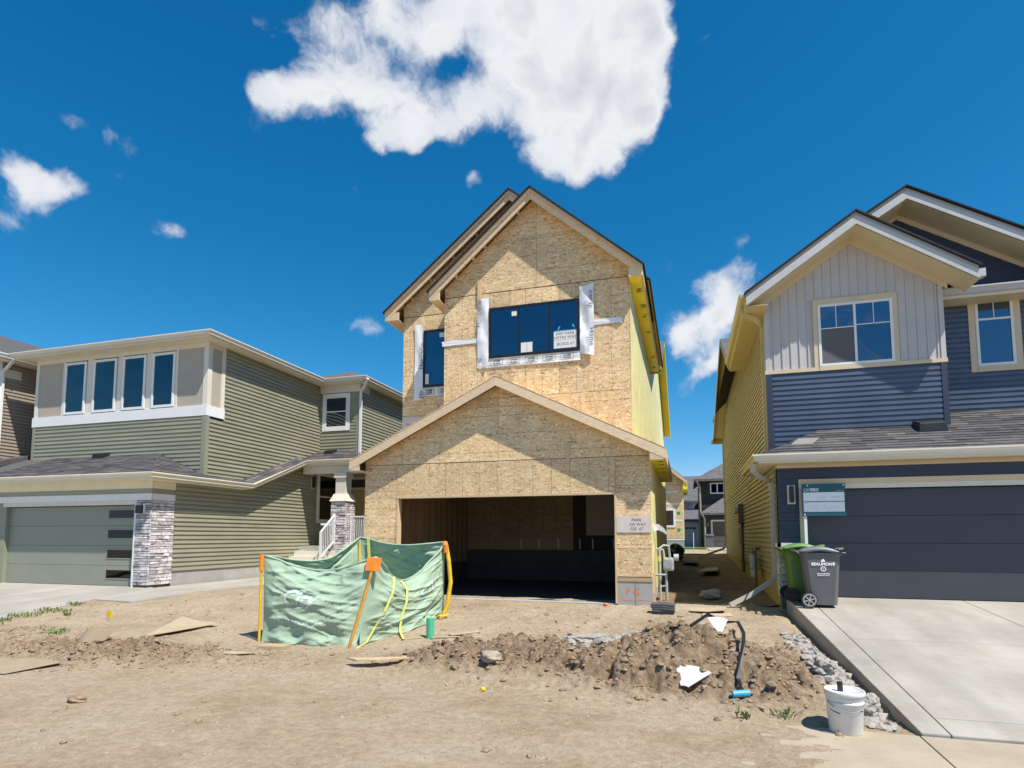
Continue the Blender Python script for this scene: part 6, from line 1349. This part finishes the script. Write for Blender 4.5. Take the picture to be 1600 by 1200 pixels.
    on_panel(VF, nf, pf, 'C.E. BAGS (2244)', .1, .12, .24, .60, .085, bold=.01); on_panel(VR, nr, pr, 'City', .3, .60, .46, .28, .25, shear=.3, bold=.03)
    # posts
    MB().tube([(-6.37, 7.74, .10), (-6.37, 7.74, 1.42)], .021, 10).build('post', 'post_yellow', t); MB().tube([(-6.372, 7.735, 1.22), (-6.365, 7.735, 1.47)], .034, 10).build('post_sleeve', 'sleeve_orange', t)
    MB().tube([(-4.74, 7.62, .08), (-4.60, 7.78, .80), (-4.50, 7.90, 1.36)], .022, 10).build('post', 'post_orange', t)
    pt = [(-4.62, 7.835, 1.24), (-4.40, 7.86, 1.23), (-4.38, 7.89, 1.43), (-4.60, 7.865, 1.44)]
    MB().prism(pt, [(x, y + .03, z) for x, y, z in pt]).build('post_sleeve', 'sleeve_orange', t, bevel=.006)
    MB().tube([(-4.34, 10.25, 1.60), (-4.26, 10.2, 1.3), (-4.22, 10.2, .9), (-4.26, 10.15, .5), (-4.33, 10.1, .28)], .038, 10).build('post', 'post_yellow', t)
    MB().tube([(-4.36, 10.25, 1.62), (-4.32, 10.18, 1.58), (-4.32, 10.2, 1.45)], .05, 10).build('post_sleeve', 'sleeve_orange', t)
    MB().tube([(-6.18, 10.30, .3), (-6.20, 10.30, 1.66)], .022, 8).build('post', 'post_yellow', t)
    # flat straps
    def strap(pts, w=.045, ax=(1, .1, 0)):
        pts = [Vector(p) for p in pts]; a = Vector(ax).normalized() * w / 2; mb = MB()
        for i in range(len(pts) - 1): mb.prism([pts[i] - a, pts[i] + a, pts[i + 1] + a, pts[i + 1] - a], [q + Vector((0, -.006, .002)) for q in (pts[i] - a, pts[i] + a, pts[i + 1] + a, pts[i + 1] - a)])
        return mb.build('strap', 'strap', t)
    def along(V, nrm, pts, off=.015):
        r_ = []
        for s, tt in pts:
            j, i = int(tt * (V.shape[0] - 1)), int(s * (V.shape[1] - 1)); r_.append(Vector(V[j, i]) + nrm * off)
        return r_
    sp = along(VR, nr, [(.28, .99), (.24, .85), (.20, .65), (.15, .4), (.10, .2), (.05, .05)], .03); strap(sp + [Vector((-4.62, 7.66, .14))], ax=(.4, 1, 0))
    sp = along(VR, nr, [(.40, .99), (.41, .8), (.39, .55), (.36, .3), (.34, .08)], .03); strap(sp + [Vector((-4.20, 8.3, .19)), Vector((-3.98, 8.48, .19))], ax=(.4, 1, 0))
    strap([Vector(VB[int(q * 79), 4]) + Vector((.12, -.03, 0)) for q in (.99, .8, .6)], .06)
    MB().tube([(-4.45, 10.05, .29), (-4.3, 9.95, .31), (-4.2, 10.05, .33), (-4.28, 10.2, .32), (-4.4, 10.1, .30)], .022, 8).build('rope_coil', 'post_yellow', t)
waste_bag()
tag(rebase(MB().tube([(-3.87, 8.55, .02), (-3.872, 8.55, .485)], .062, 18).build('green_pipe', 'pvc_green', smooth=False)), 'upright light green plastic pipe stub beside the waste bag', 'pipe')

# ================================================================== small things on the lot
def zat(x, y): return float(soil_full(np.array([float(x)]), np.array([float(y)]))[0])
def flat_board(name, mat, poly, lift, label, cat, t=.014, tilt=(0, 0), group=None, curl=0.0):
    cx = sum(p[0] for p in poly) / len(poly); cy = sum(p[1] for p in poly) / len(poly); z = max(zat(*p) for p in poly) * .5 + zat(cx, cy) * .5 + lift
    zf = lambda x, y: z + (x - cx) * tilt[0] + (y - cy) * tilt[1] + curl * ((x - cx) ** 2)
    o = MB().prism([(x, y, zf(x, y)) for x, y in poly], [(x, y, zf(x, y) + t) for x, y in poly]).build(name, mat)
    return tag(rebase(o), label, cat, group)
flat_board('plywood_offcut', 'plywood', [(-8.25, 7.42), (-7.88, 8.55), (-8.35, 8.62), (-9.1, 8.95)], .03, 'triangular plywood offcut lying behind the low soil heap', 'board', tilt=(.0, .05))
flat_board('cardboard_sheet', 'cardboard', [(-9.4, 5.3), (-8.15, 5.35), (-7.98, 5.95), (-8.7, 6.05), (-9.5, 5.9)], .0, 'flattened cardboard sheet lying by the pavement', 'cardboard', t=.008, tilt=(.02, .05))
def torn_card():
    rng = np.linspace(0, 1, 9); mb = MB(); cx, cy = -8.35, 6.45; z = zat(cx, cy)
    top, bot = [], []
    for s in rng:
        a = (s - .5) * 2.0; x = cx + .30 * a * .8; y = cy + .16 * a * a; bot.append((x, y, z - .03)); top.append((x + .06, y + .10, z + .17 - .10 * a * a + .03 * math.sin(s * 14)))
    mb.v = bot + top; n = 9; mb.f = [(i, i + 1, n + i + 1, n + i) for i in range(n - 1)]
    tag(rebase(mb.build('torn_cardboard', 'cardboard', smooth=True, solid=False)), 'torn curled cardboard piece standing up in the low soil heap', 'cardboard')
torn_card()
flat_board('wood_block', 'scrap_wood', [(-5.98, 7.22), (-5.58, 7.28), (-5.60, 7.50), (-5.95, 7.46)], .0, 'short pale wooden board lying against the foot of the waste bag', 'board', t=.05)
flat_board('splintered_board', 'scrap_wood', [(-4.25, 6.82), (-4.05, 6.72), (-3.80, 6.78), (-3.35, 7.05), (-3.42, 7.08), (-3.85, 6.93)], -.012, 'dark splintered board lying flat on bare soil between waste bag and heap', 'board', t=.02, tilt=(.02, 0))
for i, (x, y, l, w, a, lb) in enumerate(((-3.45, 8.95, .55, .09, .9, 'longest pale lath strip lying on bare soil beside the green pipe'), (-3.62, 8.55, .42, .05, .4, 'short thin lath strip lying by the foot of the green pipe'), (-3.25, 8.72, .3, .05, .6, 'smallest pale lath chip lying near the green pipe'))):
    c, s = math.cos(a), math.sin(a); q = [(x + u * c - v * s, y + u * s + v * c) for u, v in ((-l / 2, -w / 2), (l / 2, -w / 2), (l / 2, w / 2), (-l / 2, w / 2))]
    flat_board('lath_strip', 'plywood', q, .008, lb, 'lath', group='lath strips by the green pipe')
flat_board('plywood_sliver', 'plywood', [(-6.45, 6.74), (-6.0, 6.78), (-5.75, 6.95), (-6.1, 6.90)], .006, 'pale pointed plywood sliver lying among the gravel', 'board')
def rock(name, x, y, r, mat, seed, label, cat, flat=.6, sink=.3, group=None):
    bm = bmesh.new(); bmesh.ops.create_icosphere(bm, subdivisions=4, radius=1); rng = random.Random(seed); ph = [rng.uniform(0, 9) for _ in range(6)]; z = zat(x, y)
    sx, sy = rng.uniform(.85, 1.35), rng.uniform(.8, 1.1)
    for v in bm.verts:
        p = v.co; k = 1 + .16 * math.sin(p.x * 3 + ph[0]) * math.cos(p.y * 3 + ph[1]) + .10 * math.sin(p.z * 5 + ph[2] + p.x * 4) + .06 * math.sin(p.y * 9 + ph[3])
        k += (.30 if mat == 'rubble' else .10) * NZ.noise(p * 2.6 + Vector(ph[:3])) + (.16 if mat == 'rubble' else .04) * NZ.noise(p * 6 + Vector(ph[:3]))
        v.co = Vector((p.x * sx, p.y * sy, p.z * flat)) * r * k + Vector((x, y, z + r * flat * (1 - sink)))
    me = bpy.data.meshes.new(name); bm.to_mesh(me); bm.free(); me.polygons.foreach_set('use_smooth', [mat != 'rubble'] * len(me.polygons)); me.materials.append(M[mat])
    o = bpy.data.objects.new(name, me); COL.objects.link(o); return tag(rebase(o), label, cat, group)
rock('boulder', -2.36, 7.0, .115, 'rock', 1, 'smooth tan stone resting at the front foot of the middle soil heap', 'stone')
rock('concrete_chunk', -1.45, 8.55, .26, 'rubble', 2, 'largest flat pale concrete chunk in the rubble between the heaps', 'concrete', .35)
rock('concrete_chunk', -.80, 9.0, .24, 'rubble', 3, 'flat concrete chunk at the rear of the rubble, towards the garage', 'concrete', .3)
rock('concrete_chunk', .12, 8.55, .15, 'rubble', 4, 'pale concrete chunk resting on top of the large soil heap', 'concrete', .45, 0)
rock('concrete_lump', 1.55, 6.40, .13, 'rubble', 5, 'rough grey concrete lump beside the white pail and driveway edge', 'concrete', .9)
rock('concrete_lump', 1.42, 7.55, .14, 'rubble', 6, 'wide grey concrete lump in the spill along the driveway edge', 'concrete', .7)
rock('yellow_stone', -2.19, 6.24, .032, 'post_yellow', 7, 'small yellow lump on the tracked soil in front of the heap', 'stone', .8)
rock('brown_clod', -6.15, 4.75, .075, 'soil_clod', 8, 'lone brown clod lying on the dusty pavement', 'clod', .5)
rock('brown_clod', .45, 13.7, .2, 'rock', 9, 'rounded stone in the shaded side yard between the houses', 'stone', .5)
def marker_flag():
    t = thing('marker_flag', 'small yellow marker flag on a wire in the bare soil', 'flag', (-10.45, 8.55, zat(-10.45, 8.55)))
    z = zat(-10.45, 8.55); MB().tube([(-10.45, 8.55, z - .05), (-10.46, 8.55, z + .17)], .004, 6).build('wire', 'metal_grey', t)
    MB().add([(-10.46, 8.55, z + .17), (-10.33, 8.53, z + .20), (-10.31, 8.56, z + .10), (-10.36, 8.54, z + .05), (-10.45, 8.55, z + .06)], [(0, 1, 2, 3, 4)]).build('flag', 'flag_yellow', t, solid=False)
marker_flag()
def pail():
    x, y = 1.30, 6.00; z = zat(x, y) + .0
    t = thing('pail', 'white plastic pail with a lid and stub of black pipe by the driveway edge', 'pail', (x, y, z))
    MB().lathe((x, y, z), [(0, 0), (.128, 0), (.132, .01), (.150, .26), (.152, .262), (.152, .275), (.147, .277), (.152, .30), (.156, .302), (.156, .318), (.150, .32)], 32).build('pail_body', 'pail_white', t, smooth=True)
    MB().lathe((x, y, z), [(.152, .318), (.162, .320), (.164, .36), (.158, .368), (.150, .362), (.146, .352), (0, .350)], 32).build('lid', 'pail_white', t, smooth=True)
    MB().tube([(x - .03, y, z + .34), (x - .035, y, z + .43)], .024, 12).build('pipe_stub', 'plastic_black', t)
    MB().tube([(x + .155 * math.cos(a), y + .155 * math.sin(a) - .012, z + .27 - .06 * math.sin((a + 2.9) / 2.7 * math.pi) ) for a in np.linspace(-2.9, -.2, 12)], .004, 6).build('handle', 'metal_grey', t)
    for a0, a1, zz in ((-2.7, -2.05, .20), (-.9, -.55, .21)):
        mb = MB(); aa = np.linspace(a0, a1, 8); r_ = .1465
        for i in range(7): mb.add([(x + r_ * math.cos(q), y + r_ * math.sin(q), z + zz + w - .03 * (q - a0)) for q, w in ((aa[i], 0), (aa[i + 1], 0), (aa[i + 1], .008), (aa[i], .008))], [(0, 1, 2, 3)])
        mb.build('printed_line', 'ink_navy', t, solid=False)
pail()
def bent_strip():
    z = zat
    pts = [(-.25, 7.65, z(-.25, 7.65) + .05), (-.02, 7.85, z(0, 7.85) + .10), (.22, 8.05, z(.22, 8.05) + .16), (.40, 8.02, z(.4, 8.02) + .22), (.56, 7.85, z(.56, 7.85) + .21), (.60, 7.55, z(.6, 7.55) + .16), (.56, 7.1, z(.56, 7.1) + .12), (.47, 6.75, z(.47, 6.75) + .06), (.50, 6.5, z(.5, 6.5) + .02)]
    t = thing('bent_pipe', 'bent strip of black plastic pipe with a blue end lying over the soil heap', 'pipe', pts[-1])
    MB().rtube(pts, .042, .012).build('black_pipe', 'plastic_black', t); MB().tube([(.39, 6.42, z(.4, 6.42) + .03), (.55, 6.46, z(.55, 6.46) + .03)], .036, 14).build('blue_coupling', 'plastic_blue', t)
bent_strip()
def curved_plate(cx, cy, r0, r1, a0, a1, tilt, lift, label):
    n = 9; z = zat(cx, cy) + lift; lo = []; T = Matrix.Rotation(tilt[0], 3, 'X') @ Matrix.Rotation(tilt[1], 3, 'Y')
    q = [(r1 * math.cos(a), r1 * math.sin(a)) for a in np.linspace(a0, a1, n)] + [(r0 * math.cos(a), r0 * math.sin(a)) for a in np.linspace(a1, a0, n)]
    mx = sum(p[0] for p in q) / len(q); my = sum(p[1] for p in q) / len(q)
    f = lambda p, h: tuple(T @ Vector((p[0] - mx, p[1] - my, h)) + Vector((cx, cy, z)))
    o = MB().prism([f(p, 0) for p in q], [f(p, .008) for p in q]).build('plastic_shard', 'plastic_white'); tag(rebase(o), label, 'plastic shard', 'white plastic shards on the soil heap')
curved_plate(-.02, 6.72, .08, .40, .7, 1.75, (R(28), R(-8)), .10, 'larger white fan shaped plastic shard at the front foot of the large soil heap')
curved_plate(.33, 7.72, .06, .28, 1.2, 2.1, (R(42), R(10)), .13, 'smaller white plastic shard under the bend of the black pipe')
def felt_stack():
    t = thing('felt_stack', 'small stack of folded dark grey roofing felt by the garage corner', 'roofing felt', (-.47, 11.45, zat(-.47, 11.45)))
    z = zat(-.47, 11.45)
    for i in range(5):
        w, d, a = .22 - random.uniform(0, .03), .15 - random.uniform(0, .02), random.uniform(-.12, .12); cx, cy = -.47 + random.uniform(-.02, .02), 11.45; zz = z + i * .038
        q = [(cx + u * math.cos(a) - v * math.sin(a), cy + u * math.sin(a) + v * math.cos(a)) for u, v in ((-w, -d), (0, -d * 1.06), (w, -d), (w, d), (0, d), (-w, d))]
        s = [0, .006, -.012, -.010, .006, 0]
        MB().prism([(x, y, zz + k) for (x, y), k in zip(q, s)], [(x, y, zz + .034 + k) for (x, y), k in zip(q, s)]).build('felt_sheet', 'asphalt_felt', t, bevel=.008)
felt_stack()
flat_board('plywood_sheet', 'plywood', [(-.02, 11.55), (.30, 11.50), (.36, 12.05), (.02, 12.1)], .02, 'square plywood piece lying at the mouth of the side yard', 'board', group='plywood pieces in the side yard')
flat_board('plywood_sheet', 'plywood', [(.28, 11.42), (.62, 11.52), (.66, 12.0), (.33, 11.96)], .05, 'tilted plywood piece overlapping another beside the stone chip', 'board', tilt=(.08, 0), group='plywood pieces in the side yard')
flat_board('stud_offcut', 'lumber', [(.22, 11.18), (.72, 11.32), (.70, 11.38), (.20, 11.25)], .0, 'pale lumber offcut lying in front of the plywood pieces', 'lumber', t=.04)
def yard_board(name, poly, label, t=.02, mat='plywood', cat='board', lift=.03):
    z = [float(yard_h(np.array([x]), np.array([y]))[0]) for x, y in poly]; z = max(z) + lift
    tag(rebase(MB().prism([(x, y, z) for x, y in poly], [(x, y, z + t) for x, y in poly]).build(name, mat)), label, cat)
yard_board('plywood_sheet', [(.25, 18.6), (.85, 19.2), (.95, 21.4), (.55, 20.8)], 'large plywood panel lying flat halfway down the shaded side yard')
yard_board('dark_panel', [(-.25, 22.5), (.3, 22.3), (.35, 24.2), (-.1, 24.4)], 'dark flat panel lying further down the shaded side yard', mat='asphalt_felt', cat='panel')
rb = rock('rubbish_bag', -.55, 24.5, .42, 'plastic_black', 11, 'black rubbish bag slumped against the yellow side wall', 'bag', .8, .2)
rb.location.z = float(yard_h(np.array([-.55]), np.array([24.5]))[0]) - .02
rock('brick_chip', -1.62, 12.1, .05, 'ink_orange', 12, 'small reddish chip on the soil at the garage threshold', 'chip', .6)
def post_far():
    tag(rebase(MB().box(.33, .37, 41.0, 41.04, .9, 2.0).build('survey_stake', 'trim_white')), 'thin white stake standing in the patch of far grass', 'stake')
post_far()
# weeds along the neighbour's driveway: small tufts of leaf blades
def weed(x, y, r, n, seed, label, group):
    rng = random.Random(seed); mb = MB(); z = zat(x, y)
    for i in range(n):
        a = rng.uniform(0, 6.28); d = r * rng.random() ** .6; px, py = x + d * math.cos(a) * 1.5, y + d * math.sin(a); pz = zat(px, py); l = rng.uniform(.03, .09); w = rng.uniform(.006, .016); b = rng.uniform(0, 6.28); tl = rng.uniform(.2, 1.0)
        tip = Vector((px + math.cos(b) * l * tl, py + math.sin(b) * l * tl, pz + l)); m = Vector((px, py, pz)).lerp(tip, .5) + Vector((0, 0, .012)); s = Vector((-math.sin(b), math.cos(b), 0)) * w
        mb.add([(px, py, pz - .01), tuple(m + s), tuple(tip), tuple(m - s)], [(0, 1, 2, 3)])
    tag(rebase(mb.build('weed', 'weed', solid=False)), label, 'weed', group)
WEEDS = ['broad low weed tuft second from the walkway corner at the driveway edge', 'largest dense weed tuft midway along the driveway edge', 'small weed tuft just streetward of the largest one', 'weed tuft growing by the corner of driveway and walkway', 'wide weed tuft towards the street along the driveway edge', 'thin weed tuft furthest down the driveway edge towards the street', 'tiny weed sprig in bare soil beside the broad tuft', 'tiny isolated weed sprig in bare soil towards the yellow marker flag']
for i, (x, y, r, n) in enumerate(((-12.70, 9.1, .20, 90), (-12.50, 8.5, .24, 110), (-12.30, 8.0, .14, 50), (-12.92, 9.8, .14, 50), (-12.1, 7.6, .2, 80), (-11.95, 7.1, .15, 50), (-12.2, 9.1, .09, 26), (-11.9, 8.9, .08, 22))):
    weed(x, y, r, n, 30 + i, WEEDS[i], 'weeds along the driveway edge')
weed(-10.05, 7.35, .14, 70, 50, 'lone green weed tuft behind the low soil heap', None); weed(.45, 6.1, .05, 18, 51, 'tiny weed tuft at the pavement edge in front of the blue pipe end', None); weed(.82, 6.2, .07, 24, 52, 'thin grassy weed at the pavement edge beside the white pail', None)

# splinters, chips and scraps of litter, too small and too many to count
def litter():
    rng = random.Random(77); mb = MB()
    for i in range(420):
        x, y = rng.uniform(-11.5, 1.5), rng.uniform(6.2, 12.0)
        if rng.random() > .25 + .75 * math.exp(-((x + 2.4) / 2.6) ** 2): continue
        l, w, a = rng.uniform(.02, .13), rng.uniform(.006, .022), rng.uniform(0, 3.14); c, s_ = math.cos(a), math.sin(a)
        q = [(x + u * c - v * s_, y + u * s_ + v * c) for u, v in ((-l / 2, -w / 2), (l / 2, -w / 2), (l / 2 * .8, w / 2), (-l / 2, w / 2))]
        z0_ = zat(x, y) + .004; zz = [z0_] * 4; k = rng.uniform(0, .012)
        mb.prism([(p[0], p[1], z) for p, z in zip(q, zz)], [(p[0], p[1], z + .006 + k) for p, z in zip(q, zz)])
    o = mb.build('wood_chips', 'plywood', solid=False); o['kind'] = 'stuff'
    tag(o, 'pale wood splinters and chips strewn over the bare soil', 'wood chips')
litter()
